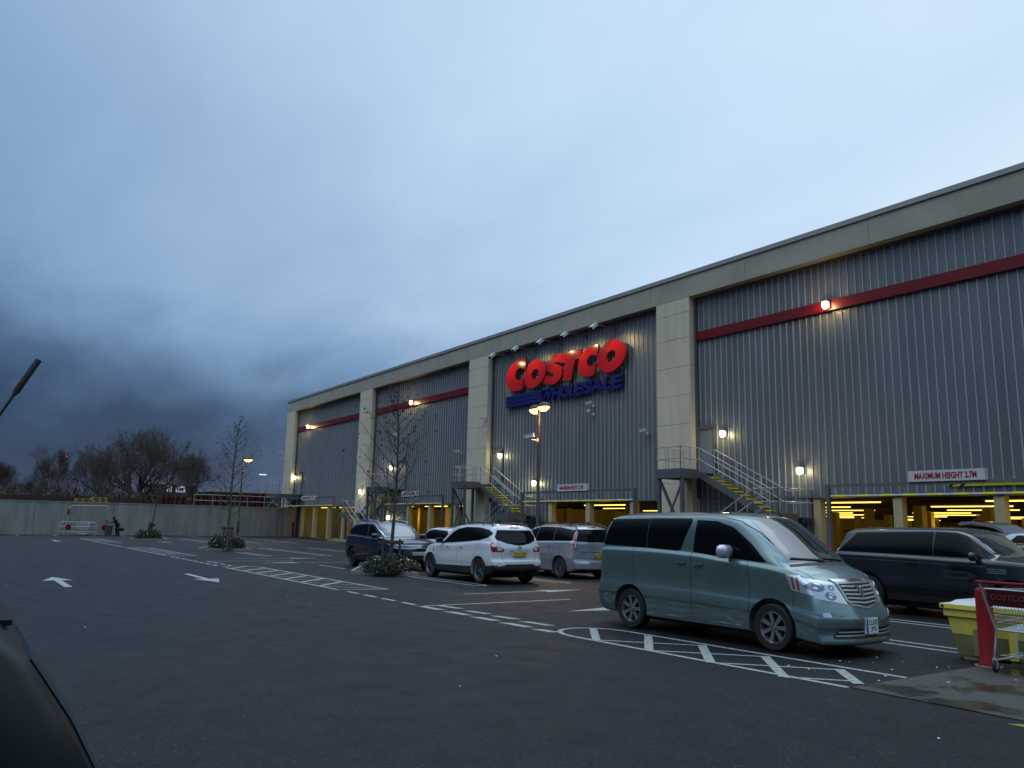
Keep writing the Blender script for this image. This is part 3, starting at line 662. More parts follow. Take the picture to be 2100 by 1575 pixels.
# ---------------------------------------------------------------- store sign
LET = {
'C': [(-39.83,11.91),(-40.32,11.99),(-40.82,11.95),(-41.28,11.79),(-41.67,11.51),(-41.95,11.17),(-42.03,10.8),(-41.93,10.44),(-41.66,10.14),(-41.29,9.95),(-40.82,9.91),(-40.47,9.9),(-40.2,9.97),(-40.1,10.43),(-40.06,10.73),(-40.42,10.56),(-40.7,10.57),(-40.92,10.71),(-41.01,10.91),(-40.99,11.07),(-40.83,11.26),(-40.59,11.34),(-40.34,11.32),(-40.13,11.23),(-39.95,11.17)],
'O': [(-38.67,11.63),(-38.2,11.48),(-37.91,11.23),(-37.79,10.93),(-37.83,10.62),(-38.05,10.33),(-38.37,10.1),(-38.76,9.93),(-39.23,9.87),(-39.64,9.98),(-39.92,10.22),(-40.03,10.53),(-40.01,10.85),(-39.81,11.19),(-39.48,11.47),(-39.07,11.63)],
'Oi': [(-38.79,11.04),(-38.59,10.97),(-38.5,10.8),(-38.57,10.61),(-38.71,10.47),(-38.97,10.4),(-39.18,10.44),(-39.27,10.58),(-39.29,10.79),(-39.16,10.95),(-38.99,11.04)],
'S': [(-36.18,11.51),(-36.55,11.59),(-36.92,11.62),(-37.3,11.55),(-37.59,11.38),(-37.74,11.13),(-37.72,10.88),(-37.57,10.7),(-37.28,10.56),(-37.06,10.49),(-37.03,10.39),(-37.15,10.32),(-37.41,10.36),(-37.76,10.49),(-38.01,10.05),(-37.78,9.96),(-37.4,9.87),(-37.02,9.85),(-36.65,9.95),(-36.37,10.14),(-36.22,10.39),(-36.23,10.66),(-36.38,10.86),(-36.69,10.99),(-36.91,11.06),(-36.98,11.13),(-36.88,11.17),(-36.6,11.13),(-36.36,11.05)],
'T': [(-36.09,11.57),(-34.5,11.56),(-34.61,11.03),(-35.03,11.02),(-35.26,10.41),(-35.42,9.88),(-36.15,9.93),(-36.04,10.44),(-35.9,11.02),(-36.39,11.04),(-36.21,11.32)],
'D': [(-32.99,11.53),(-33.27,11.58),(-33.66,11.57),(-34.06,11.48),(-34.4,11.31),(-34.65,11.03),(-34.79,10.75),(-34.76,10.45),(-34.59,10.16),(-34.36,9.98),(-34.04,9.89),(-33.65,9.88),(-33.39,9.91),(-33.27,10.26),(-33.16,10.58),(-33.38,10.44),(-33.6,10.42),(-33.82,10.46),(-33.96,10.57),(-34.01,10.76),(-33.91,10.93),(-33.71,11.04),(-33.49,11.05),(-33.27,11.01),(-33.12,10.93)],
'P': [(-31.56,11.58),(-31.15,11.43),(-30.9,11.21),(-30.77,10.91),(-30.81,10.6),(-31.0,10.31),(-31.31,10.08),(-31.72,9.91),(-32.14,9.85),(-32.56,9.92),(-32.94,10.14),(-33.12,10.42),(-33.15,10.76),(-33.0,11.06),(-32.73,11.35),(-32.35,11.54),(-31.98,11.62)],
'Pi': [(-31.82,11.05),(-31.67,10.99),(-31.6,10.87),(-31.62,10.7),(-31.77,10.5),(-31.98,10.41),(-32.19,10.43),(-32.32,10.54),(-32.38,10.71),(-32.3,10.89),(-32.08,11.02)]}
def chaikin(p, n=1, keep=55):
    # corner cutting that keeps sharp corners
    for _ in range(n):
        q = []
        for i in range(len(p)):
            a, b, c = Vector(p[i-1]), Vector(p[i]), Vector(p[(i+1) % len(p)])
            ang = math.degrees((b-a).angle(c-b)) if (b-a).length > 1e-6 and (c-b).length > 1e-6 else 0
            if ang > keep: q.append(tuple(b))
            else: q += [tuple(b*.75+a*.25), tuple(b*.75+c*.25)]
        p = q
    return p
S = empty('store_sign', (-36.4, RY, 9.0)); tag(S, 'large red and blue COSTCO WHOLESALE lettering mounted on the grey cladding', 'sign')
fr = lambda u, v, w_: (u, 28.52+w_, v)
for ch, hole in (('C', None), ('O', 'Oi'), ('S', None), ('T', None), ('D', None), ('P', 'Pi')):
    w = MB(); w.poly(chaikin(LET[ch], 2), .11, fr, 0, [chaikin(LET[hole], 2)] if hole else ())
    w.build('red_letter', m_signred, S)
w = MB(); f2 = lambda u, v, t_: (-38.62+u, 28.60+t_, 8.95+v)
for i, (chn, x0, wd) in enumerate(zip('WHOLESALE', (0, 1.13, 1.92, 2.75, 3.30, 3.95, 4.72, 5.72, 6.35), (1.25, .92, .95, .68, .80, .88, .98, .70, .95))):
    w = MB(); vs_, fs_ = text_faces(chn, .045, 0); hh = .72
    fx = lambda u, v, t_, x0=x0: (-38.48+x0+u+v*.22, 28.60+t_, 8.95+v)
    add_text(w, chn, fx, wd*.92, hh, .15, 0, .045, 0); w.build('blue_letter', m_signblue, S)
w = MB()
for k in range(3):
    z0 = 8.96+k*.245; w.poly([(-42.1, z0), (-38.15+k*.03, z0), (-38.08+k*.06, z0+.215), (-42.1, z0+.215)], .15, lambda u, v, t_: (u, 28.60+t_, v))
for X in (-41.6, -40.2, -38.9): w.box(X-.05, X+.05, 28.64, 28.74, 8.97, 9.65)
w.build('blue_stripes', m_signblue, S)
w = MB()
for X in (-41.5,-40.4,-39.2,-38.4,-37.2,-35.7,-34.3,-33.8,-32.4,-31.2):
    w.box(X-.03, X+.03, 28.62, RY, 9.95, 10.05); w.box(X-.03, X+.03, 28.68, RY, 9.3, 9.36)
w.build('standoff', m_dsteel, S)
for i, X in enumerate((-41.8, -39.25, -36.75, -34.45, -31.95)):
    f = empty('sign_floodlight', (X, RY, 12.3)); tag(f, ('leftmost', 'second', 'middle', 'fourth', 'rightmost')[i]+' white floodlight on a long arm above the store sign', 'floodlight', 'floodlights above the store sign')
    w = MB(); w.tube([(X, RY-.04, 12.28), (X, 27.35, 12.32)], .025, 6); w.box(X-.07, X+.07, RY-.1, RY-.04, 12.2, 12.38); w.build('arm', m_dsteel, f)
    w = MB(); a_ = R(-52); Mx = Matrix.Translation((X-.02, 27.25, 12.17)) @ Matrix.Rotation(a_, 4, 'X'); w.obox(Mx, .26, .17, .42); w.obox(Mx @ Matrix.Translation((0,-.01,.2)), .30, .20, .05); w.build('lamp_head', m_camwhite, f, smooth=20)
    w = MB(); w.obox(Matrix.Translation((X-.02, 27.25, 12.17)) @ Matrix.Rotation(a_, 4, 'X') @ Matrix.Translation((0,0,-.218)), .2, .14, .012); w.build('lamp_glass', m_blackgloss, f)
    spot_light('sign_spot', (X+.0, 27.42, 11.98), (X+.9, 28.8, 10.3), 85, (1, .68, .28), 105, .9, .05, f)

# ---------------------------------------------------------------- bulkhead lamps and cameras
def wall_lamp(X, z, label, big=False, y=None, power=14):
    y = RY-.045 if y is None else y
    r = empty('wall_lamp', (X, y, z)); tag(r, label, 'wall lamp', 'lamps on the store wall')
    w = MB(); w.box(X-.13, X+.13, y-.06, y, z-.12, z+.16); w.box(X-.14, X+.14, y-.24, y-.0601, z+.13, z+.17); w.build('housing', m_dsteel, r)
    w = MB(); w.lathe([(0,-.15),(.07,-.145),(.115,-.06),(.125,.06),(.11,.125),(0,.128)], Matrix.Translation((X, y-.17, z)), 14); w.build('diffuser', m_stripe_bulk if big else m_bulk, r, smooth=50)
    point_light('wall_glow', (X, y-.40, z-.02), power, (1, .66, .28) if big else (1, .80, .30), .08, r)
for X, z, lab, bg_ in ((-18.91,10.76,'flood lamp on the red band of the rightmost bay',1),(-55.07,10.76,'flood lamp on the red band behind the young tree top',1),(-76.97,10.79,'flood lamp on the red band of the leftmost bay',1),
    (-24.53,5.92,'bright lamp beside the door above the right staircase',0),(-20.53,4.07,'bright lamp above the lower landing of the right staircase',0),(-42.74,5.97,'bright lamp beside the door next to the store sign bay column',0),
    (-39.02,4.10,'bright lamp just left of the double headed street lamp pole',0),(-58.27,5.89,'bright lamp seen through the young tree beside its door',0),(-80.1,5.87,'lamp beside the door at the far left corner of the store',0),
    (-58.38,1.97,'low lamp under the staircase behind the navy car',0),(-62.9,4.07,'lamp under the landing left of the young tree',0)):
    if X == -62.9: wall_lamp(X, z, lab, False, FY-.003, 6)
    else: wall_lamp(X, z, lab, bool(bg_), RY-.162 if bg_ else None, 30 if bg_ else 16)
def cctv(X, z, label, y=None, dx=-.6, dome=False):
    y = RY-.045 if y is None else y
    r = empty('security_camera', (X, y, z)); tag(r, label, 'camera', 'security cameras on the store')
    w = MB(); w.box(X-.06, X+.06, y-.04, y, z-.2, z-.04); w.tube([(X, y-.03, z-.12), (X, y-.28, z-.12), (X, y-.32, z-.04)], .022, 6); w.build('bracket', m_camwhite, r)
    w = MB(); d = Vector((dx, -.75, -.25)).normalized(); c = Vector((X, y-.36, z+.02))
    if dome: w.lathe([(0,.10),(.09,.09),(.11,0),(.10,-.06),(.06,-.12),(0,-.14)], Matrix.Translation(c), 14)
    else: w.bar(c-d*.16, c+d*.2, .13, .13); w.bar(c-d*.15+Vector((0,0,.075)), c+d*.27+Vector((0,0,.075)), .16, .02)
    w.build('camera_body', m_camwhite, r, smooth=30)
    w = MB(); w.bar(c+d*.201, c+d*.207, .09, .09); w.build('lens', m_blackgloss, r) if not dome else None
cctv(-33.71, 8.34, 'upper white camera on the cladding below the blue lettering'); cctv(-33.71, 7.86, 'dome camera just below the upper one under the blue lettering', dome=True)
cctv(-29.49, 6.46, 'white camera left of the column by the right staircase'); cctv(-44.0, 8.43, 'white camera at the left edge of the store sign bay', RY-.3)
cctv(-47.7, 6.52, 'white camera left of the column beside the sign bay'); cctv(-57.41, 8.47, 'white camera behind the upper branches of the young tree')
cctv(-62.0, 7.9, 'small camera on the column left of the young tree', FY-.003); cctv(-82.0, 7.85, 'small camera low on the leftmost bay edge', FY-.003); 
cctv(-82.9, 8.6, 'white camera sticking out from the far left corner of the store', FY-.05, -.8)

# ---------------------------------------------------------------- external staircases
def rail_run(mb, pts, post_every=.95, h=1.1, r=.022, posts=True):
    for hh in (h, h*.52): mb.tube([Vector(p)+Vector((0,0,hh)) for p in pts], r, 6)
    if not posts: return
    for a, b in zip(pts[:-1], pts[1:]):
        a, b = Vector(a), Vector(b); L_ = (b-a).length; n = max(1, int(round(L_/post_every)))
        for k in range(n+1):
            p = a+(b-a)*k/n; mb.tube([p-Vector((0,0,.16)), p+Vector((0,0,h))], r, 6)
            for hh in (h, h*.52): mb.lathe([(0,-.03),(.034,-.02),(.034,.02),(0,.03)], Matrix.Translation(p+Vector((0,0,hh))), 8)
def staircase(x0, x1, sgn, label, yo=26.5):
    # x0..x1 upper deck; flight runs towards sgn, lower landing, then back down in front
    r = empty('steel_staircase', ((x0+x1)/2, 27.6, .12)); tag(r, label, 'staircase', 'external steel staircases on the store')
    zt, zl, z0 = 4.15, 2.18, .12; yi, ym = RY-.05, 27.72
    xs = x1 if sgn > 0 else x0; run = 3.9; xl = xs+sgn*run; xl2 = xl+sgn*1.2
    w = MB()
    def deck(xa, xb, z):
        xa, xb = min(xa, xb), max(xa, xb)
        w.box(xa+.04, xb-.04, yo+.04, yi, z-.04, z)
        w.box(xa, xb, yo-.03, yo+.04, z-.30, z+.12); w.box(xa-.035, xa+.04, yo+.041, FY-.03 if xa < -20 else yi, z-.30, z+.12) ; w.box(xb-.04, xb+.03, yo+.041, ym-.05, z-.30, z+.12)
        for yy in (yo+.8, yo+1.6): w.box(xa+.05, xb-.05, yy, yy+.08, z-.22, z-.041)
    deck(x0, x1, zt); w.build('landing', m_dsteel, r); w = MB(); deck(xl, xl2, zl); w.build('landing', m_dsteel, r)
    w = MB()
    for X in (x0+.06, x1-.06): w = MB(); w.box(X-.07, X+.07, yo+.05, yo+.19, z0, zt-.301); w.build('post', m_dsteel, r)
    X_ = (x0+x1)/2
    for X in (min(xl, xl2)+.06, max(xl, xl2)-.06): w = MB(); w.box(X-.06, X+.06, yo+.05, yo+.17, z0, zl-.301); w.build('post', m_dsteel, r)
    w = MB()
    w.box(x0+.0, x0+.12, FY-.30, FY-.16, z0, zt-.301)
    w.build('post', m_dsteel, r)
    w = MB(); yb = yo+.12
    w.bar((x0+.06, yb+.0, zt-.35), (x0+1.35, yb, 1.5), .07, .07, 0, (0,1,0)); w.build('brace', m_dsteel, r); w = MB(); w.bar((x1-.06, yb+.09, zt-.35), (x0+.2, yb+.09, 1.5), .07, .07, 0, (0,1,0)); w.build('brace', m_dsteel, r); w = MB()
    w.bar((x0+.06, yb+.1, zt-.4), (x0+.06, FY-.25, 1.4), .07, .07)
    w.build('brace', m_dsteel, r)
    w = MB()
    def stringer(xa, za, xb, zb, y): w.bar((xa, y, za-.10), (xb, y, zb-.10), .05, .30)
    for y in (ym, yi-.05): w = MB(); stringer(xs, zt, xl, zl, y); w.build('stringer', m_dsteel, r)
    for y in (yo+.04, yo+1.02): w = MB(); stringer(xl, zl, xs+.4*sgn, z0+.1, y); w.build('stringer', m_dsteel, r)
    n = 12; tr, ns = MB(), MB()
    for k in range(n):
        f = (k+.5)/n; X = xs+sgn*run*f; z = zt-(zt-zl)*(k+1)/(n+0.0)+.0
        z = zt-(k+1)*(zt-zl)/n if k < n-1 else zl+.01
        g_ = run/n
        X0 = xs+sgn*g_*k; a, b = sorted((X0, X0+sgn*g_*1.08))
        if k < n: tr.box(a, b, ym+.03, yi-.08, z-.035, z-.004)
        e = X0+sgn*g_*1.08; a, b = sorted((e-sgn*.07, e)); ns.box(a, b, ym+.035, yi-.085, z-.09, z+.004)
        zz = zl-(k+1)*(zl-z0)/n; X1 = xl-sgn*(run-.4)/n*k; g2 = (run-.4)/n; a, b = sorted((X1, X1-sgn*g2*1.08))
        if k < n-1:
            tr.box(a, b, yo+.07, yo+.99, zz-.035, zz-.004); e = X1-sgn*g2*1.08; a, b = sorted((e+sgn*.055, e)); ns.box(a, b, yo+.075, yo+.985, zz-.075, zz+.004)
    tr.build('tread', m_steel, r); ns.build('nosing', m_nosing, r)
    w = MB()
    far = x0 if sgn > 0 else x1
    rail_run(w, [(far, FY-.1, zt), (far, yo, zt), (xs, yo, zt), (xs, ym-.02, zt)], .62)
    rail_run(w, [(xs, ym, zt), (xl, ym, zl), (xl+sgn*.0, ym, zl)], 1.35)
    rail_run(w, [(xs, yi-.1, zt), (xl, yi-.1, zl), (xl2, yi-.1, zl)], 1.3)
    rail_run(w, [(xl2, yi-.1, zl), (xl2, yo, zl), (xl, yo, zl), (xs+.4*sgn, yo, z0+.1)], .95)
    rail_run(w, [(xl, yo+1.05, zl), (xs+.4*sgn, yo+1.05, z0+.1)], 1.3)
    w.build('handrail', m_steel, r, smooth=50)
    return r
staircase(-26.6, -25.1, 1, 'grey steel staircase with yellow nosings at the right, before the rightmost bay')
staircase(-45.1, -43.5, 1, 'grey steel staircase with yellow nosings below the store sign, behind the white car')
staircase(-58.0, -56.5, -1, 'grey steel staircase behind the navy car and young tree, descending to the left')
# far left platform above the retaining wall
r = empty('steel_platform', (-79, 27.5, 2.5)); tag(r, 'grey braced steel platform at the far left corner, on top of the concrete wall', 'platform')
w = MB(); w.box(-81.4, -77.7, 26.3, RY-.05, 4.05, 4.10); w.box(-81.4, -77.66, 26.22, 26.299, 3.72, 4.12); w.box(-77.7, -77.62, 26.3, FY-.0, 3.72, 4.12); w.build('landing', m_dsteel, r)
w = MB()
for X in (-81.2, -77.75): w = MB(); w.box(X-.07, X+.07, 26.31, 26.45, 2.52 if X < -78.5 else .0, 3.9); w.build('post', m_dsteel, r)
w = MB(); w.box(-77.80, -77.68, 28.1, 28.2, 0.0, 3.9); w.build('post', m_dsteel, r)
w = MB(); w.bar((-77.74,26.45,3.8), (-77.74,28.1,2.75), .09, .07); w.bar((-77.74,26.45,2.75), (-77.74,28.1,3.8), .09, .07); w.bar((-81.1,26.37,2.85), (-77.85,26.37,3.9), .08, .07); w.bar((-81.1,26.45,3.8), (-77.85,26.45,2.85), .08, .07); w.build('brace', m_steel, r)
w = MB(); rail_run(w, [(-81.35, 28.2, 4.1), (-81.35, 26.3, 4.1), (-77.72, 26.3, 4.1), (-77.72, 28.3, 4.1)], .9); w.build('handrail', m_steel, r, smooth=50)

# ---------------------------------------------------------------- height restriction gates
def gate(x0, x1, sx0, sx1, label, y=26.42, bars=True, zt=3.40, sz=3.50):
    r = empty('height_gate', ((x0+x1)/2, y, 0)); tag(r, label, 'height gate', 'height gates across the parking entrances')
    w = MB()
    for X in (x0, x1):
        w.box(X-.065, X+.065, y-.065, y+.065, 0, zt+.06); w.box(X-.13, X+.13, y-.13, y+.13, 0, .015)
    for k in (0, 1): q = MB(); q.v = w.v[16*k:16*k+16]; q.f = w.f[:12]; q.m = w.m[:12]; q.build('post', m_dsteel, r)
    w = MB(); w.box(x0+.066, x1-.066, y-.05, y+.05, zt-.05, zt+.05); w.build('top_beam', m_dsteel if x0 < -30 else mat('primer_steel', (.17,.14,.13), .6, .2, var=.2), r)
    w = MB()
    w.tube([(x0+.1, y, 2.90), (x1-.1, y, 2.90)], .045, 10, 0); n = int((x1-x0)/.85)
    for k in range(n):
        X = x0+.3+k*.85; w.tube([(X, y, 2.90), (X+.45, y, 2.90)], .049, 10, 1)
    bar = w.build('hanging_bar', [m_barW, m_nosing], r, smooth=60)
    w = MB()
    for k in range(n*1+1):
        X = x0+.35+k*.85
        if X < x1-.1: w.tube([(X, y, 2.94), (X, y, zt-.05)], .008, 4)
    w.build('chains', m_steel, bar)
    w = MB(); w.box(sx0, sx1, y-.10, y-.052, sz-.09, sz+.27); w.box(sx1, sx1+.02, y-.10, y+.1, sz-.09, sz+.27); w.build('sign_board', m_signwhite, r)
    sgb = [o_ for o_ in bpy.data.objects if o_.parent == r and o_.name.startswith('sign_board')][0]
    w = MB(); W_ = sx1-sx0; add_text(w, 'MAXIMUM HEIGHT 2.7M', lambda u, v, t_: (sx0+.09*W_+u, y-.102-t_, sz-.015+v), W_*.82, .21, .004, 0, .035, 0, 1.0); w.build('lettering', m_signtxt, sgb)
    if x0 > -20:
        w = MB()
        for k in range(5):
            z = .75+k*.10; w.box(x0-.069, x0+.069, y-.069, y+.069, z, z+.05)
        w.build('warning_tape', mat('tape_pink', (.5,.06,.10), .5), r)
    return r
gate(-17.75, -5.5, -14.65, -12.22, 'height gate with MAXIMUM HEIGHT 2.7M board at the right, behind dark cars', zt=3.28, sz=3.42)
gate(-37.05, -27.95, -33.75, -31.4, 'height gate with MAXIMUM HEIGHT 2.7M board between street lamp and right staircase')
gate(-54.95, -45.95, -51.7, -49.5, 'height gate with MAXIMUM HEIGHT 2.7M board behind the navy car')
gate(-76.5, -64.1, -71.5, -68.3, 'height gate with small MAXIMUM HEIGHT board at the leftmost bay beside the concrete wall', zt=3.60, sz=3.5)

# ---------------------------------------------------------------- lamp columns in the car park
def lamp_post(x, y, heads, label, z=6.15, pl_h=.55, power=380):
    r = empty('street_lamp', (x, y, 0)); tag(r, label, 'street lamp')
    w = MB(); w.lathe([(0,0),(.32,0),(.30,pl_h),(0,pl_h)], Matrix.Translation((x,y,0)), 18); w.build('plinth', m_kerb, r, smooth=50)
    w = MB(); w.tube([(x,y,pl_h),(x,y,pl_h+.9),(x,y,pl_h+.95),(x,y,z-.1)], [.105,.105,.06,.05], 12); w.tube([(x,y,z-.35),(x,y,z-.02)], .062, 12); w.build('column', m_lampbody, r, smooth=50)
    for (dx, dy, on) in heads:
        d = Vector((dx, dy, 0)).normalized(); p = Vector((x, y, z))+d*.42
        Mx = Matrix.Translation(p) @ Matrix.Rotation(math.atan2(d.y, d.x), 4, 'Z') @ Matrix.Diagonal((1.5, .85, 1, 1))
        w = MB(); w.lathe([(0,.17),(.10,.165),(.20,.11),(.255,.02),(.26,-.02),(.235,-.02),(0,-.0)], Mx, 20); w.tube([Vector((x,y,z-.06)), p-d*.15+Vector((0,0,-.0))], .035, 8)
        h_ = w.build('lamp_head', m_lampbody, r, smooth=50)
        w = MB(); w.lathe([(0,-.17),(.10,-.16),(.19,-.10),(.235,-.021),(0,-.0205)], Mx, 20); w.build('lamp_bowl', m_sod, h_ if False else r, smooth=60)
        spot_light('sodium_spot', p+Vector((0,0,-.20)), p+Vector((d.x*.3,d.y*.3,-6)), power, (1,.50,.20), 150, .5, .12, r)
        point_light('sodium_glow', p+Vector((0,0,-.24)), power*.12, (1,.50,.20), .1, r)
    return r
l1 = lamp_post(-24.9, 18.5, ((.97,-.22,1),(-.97,.22,1)), 'black double headed street lamp with glowing orange lamps in front of the store sign')
cctv(-24.9, 5.0, 'white camera half way up the double headed street lamp', 18.43, -.9)
lamp_post(-63.5, 18.5, ((.7,.7,1),), 'black single headed street lamp with an orange lamp behind the bushy tree bed', z=6.2)
w = MB(); 
r = empty('steel_bollard', (-77.6, 27.9, 0)); tag(r, 'dark red post standing beside the concrete wall at the leftmost entrance', 'bollard')
w = MB(); w.tube([(-77.6,27.9,0),(-77.6,27.9,1.35)], .11, 12); w.build('post', m_redpl, r, smooth=50); w = MB(); w.lathe([(.11,0),(.115,.03),(.07,.09),(0,.11)], Matrix.Translation((-77.6,27.9,1.35)), 12); w.build('cap', m_redpl, r, smooth=50)
# ================================================================ VEHICLES
def interp(xs, ys, x):
    # monotone cubic (PCHIP)
    xs, ys = np.array(xs, float), np.array(ys, float); h = np.diff(xs); d = np.diff(ys)/h; m_ = np.zeros(len(xs))
    for i in range(1, len(xs)-1):
        if d[i-1]*d[i] > 0: w1, w2 = 2*h[i]+h[i-1], h[i]+2*h[i-1]; m_[i] = (w1+w2)/(w1/d[i-1]+w2/d[i])
    m_[0], m_[-1] = d[0], d[-1]
    x = np.clip(x, xs[0], xs[-1]); i = np.clip(np.searchsorted(xs, x)-1, 0, len(xs)-2); t = (x-xs[i])/h[i]
    return (2*t**3-3*t**2+1)*ys[i]+(t**3-2*t**2+t)*h[i]*m_[i]+(-2*t**3+3*t**2)*ys[i+1]+(t**3-t**2)*h[i]*m_[i+1]
def catmull(P, sub):
    P = np.array(P, float); out_ = []
    for i in range(len(P)-1):
        p0 = P[i-1] if i else 2*P[0]-P[1]; p1, p2 = P[i], P[i+1]; p3 = P[i+2] if i+2 < len(P) else 2*P[-1]-P[-2]
        for k in range(sub):
            t = k/sub; out_.append(.5*((2*p1)+(-p0+p2)*t+(2*p0-5*p1+4*p2-p3)*t*t+(-p0+3*p1-3*p2+p3)*t**3))
    out_.append(P[-1]); return np.array(out_)
def car_body(spec):
    st = np.array(spec['st'], float)   # x zb zs zt wb wm ws wt cr
    x0, x1 = st[0,0], st[-1,0]; nx = int((x1-x0)/.075); X = np.linspace(x0, x1, nx)
    pr = [interp(st[:,0], st[:,k], X) for k in range(1, 9)]
    fx = np.array(spec['fx'], float); rx = np.array(spec['rx'], float); bf, br = spec['bow']
    crease = spec.get('crease', .62); cin = spec.get('cin', .025)
    rings = []
    for i in range(nx):
        zb, zs, zt, wb, wm, ws, wt, cr_ = [p[i] for p in pr]
        hh = zs-zb; zr = max(zt-cr_, zs+.01)
        P = [(0, zb), (wb*.8, zb), (wb-.02, zb+.015), (wb+.01, zb+.07), (wm-.012, zb+.30*hh), (wm, zb+crease*hh*.72), (wm-cin*.3, zb+crease*hh), (wm-cin, zb+(crease+.12)*hh), (ws+.012, zs-.09), (ws-.004, zs-.02), (ws-.03, zs+.02)]
        a, b = np.array((ws-.03, zs+.02)), np.array((wt+.035, zr-.045))
        if b[1] > a[1]+.05:
            bulge = .018
            for t in (.3, .65): q = a+(b-a)*t; P.append((q[0]+bulge*math.sin(math.pi*t), q[1]))
            P += [tuple(b), (wt-.01, zr+.005), (wt*.8, zr+(zt-zr)*.5), (wt*.45, zt-(zt-zr)*.14), (0, zt)]
        else:
            q0 = P[-1]; e = np.array((0, zt))
            for t in (.12, .25, .4): P.append((q0[0]*(1-t*.75), q0[1]+(zt-q0[1])*(t*1.6)*.8))
            P += [(q0[0]*.55, q0[1]+(zt-q0[1])*.72), (q0[0]*.42, q0[1]+(zt-q0[1])*.84), (q0[0]*.25, q0[1]+(zt-q0[1])*.94), (0, zt)]
        rings.append(catmull(P, 3))
    rings = np.array(rings); n = rings.shape[1]
    Wm = st[:,5].max(); V = []; idx = {}
    def deform(x, y, z):
        df = x1-x; dr = x-x0; o = x; LF = .9
        if df < LF: k = (1-df/LF)**2; o -= k*(np.interp(z, fx[:,0], fx[:,1])+bf*(min(1, abs(y)/Wm))**2.6)
        if dr < LF: k = (1-dr/LF)**2; o += k*(np.interp(z, rx[:,0], rx[:,1])+br*(min(1, abs(y)/Wm))**2.6)
        return o
    verts, faces = [], []
    def vid(x, y, z):
        k = (round(x, 5), round(y, 5), round(z, 5))
        if k not in idx: idx[k] = len(verts); verts.append((deform(x, y, z), y, z))
        return idx[k]
    for s_ in (1, -1):
        for i in range(nx-1):
            for j in range(n-1):
                q = [vid(X[i], s_*rings[i,j,0], rings[i,j,1]), vid(X[i+1], s_*rings[i+1,j,0], rings[i+1,j,1]), vid(X[i+1], s_*rings[i+1,j+1,0], rings[i+1,j+1,1]), vid(X[i], s_*rings[i,j+1,0], rings[i,j+1,1])]
                q = list(dict.fromkeys(q))
                if len(q) > 2: faces.append(q)
    K = 14
    for i, e in ((0, 1), (nx-1, -1)):
        for j in range(n-1):
            for k in range(K):
                u0, u1 = 1-2*k/K, 1-2*(k+1)/K
                q = [vid(X[i], u0*rings[i,j,0], rings[i,j,1]), vid(X[i], u1*rings[i,j,0], rings[i,j,1]), vid(X[i], u1*rings[i,j+1,0], rings[i,j+1,1]), vid(X[i], u0*rings[i,j+1,0], rings[i,j+1,1])]
                q = list(dict.fromkeys(q))
                if len(q) > 2: faces.append(q)
    me = bpy.data.meshes.new('tmp'); me.from_pydata(verts, [], faces); me.materials.append(m_black); me.materials.append(m_black)
    bm = bmesh.new(); bm.from_mesh(me); bmesh.ops.remove_doubles(bm, verts=bm.verts, dist=2e-4); bmesh.ops.recalc_face_normals(bm, faces=bm.faces)
    vol = bm.calc_volume(signed=True)
    if vol < 0: bmesh.ops.reverse_faces(bm, faces=bm.faces)
    bm.to_mesh(me); bm.free()
    # wheel wells
    cut = MB()
    for ax in spec['axles']:
        for s_ in (1, -1):
            r = spec['arch']; wy = Wm
            Mx = Matrix.Translation((ax, s_*(wy-.34), spec['wr']+.015)) @ Matrix.Rotation(-s_*math.pi/2, 4, 'X')
            o = len(cut.v); nn = 40
            for h in (0, .6):
                for k in range(nn): a = 2*math.pi*k/nn; cut.v.append(tuple(Mx @ Vector((r*math.cos(a), r*math.sin(a), h))))
            for k in range(nn): cut.f.append((o+k, o+(k+1) % nn, o+nn+(k+1) % nn, o+nn+k)); cut.m.append(0)
            cut.f.append(tuple(o+k for k in reversed(range(nn)))); cut.m.append(0); cut.f.append(tuple(o+nn+k for k in range(nn))); cut.m.append(0)
    cme = bpy.data.meshes.new('cut'); cme.from_pydata(cut.v, [], cut.f); cme.materials.append(m_black); cme.materials.append(m_black)
    for p in cme.polygons: p.material_index = 1
    bm = bmesh.new(); bm.from_mesh(cme); bmesh.ops.recalc_face_normals(bm, faces=bm.faces); bm.to_mesh(cme); bm.free()
    ob = bpy.data.objects.new('tmpb', me); oc = bpy.data.objects.new('tmpc', cme); C.objects.link(ob); C.objects.link(oc)
    md = ob.modifiers.new('b', 'BOOLEAN'); md.object = oc; md.operation = 'DIFFERENCE'; md.solver = 'EXACT'
    bpy.context.view_layer.update(); dg = bpy.context.evaluated_depsgraph_get()
    res = bpy.data.meshes.new_from_object(ob.evaluated_get(dg)); bpy.data.objects.remove(ob); bpy.data.objects.remove(oc)
    return res
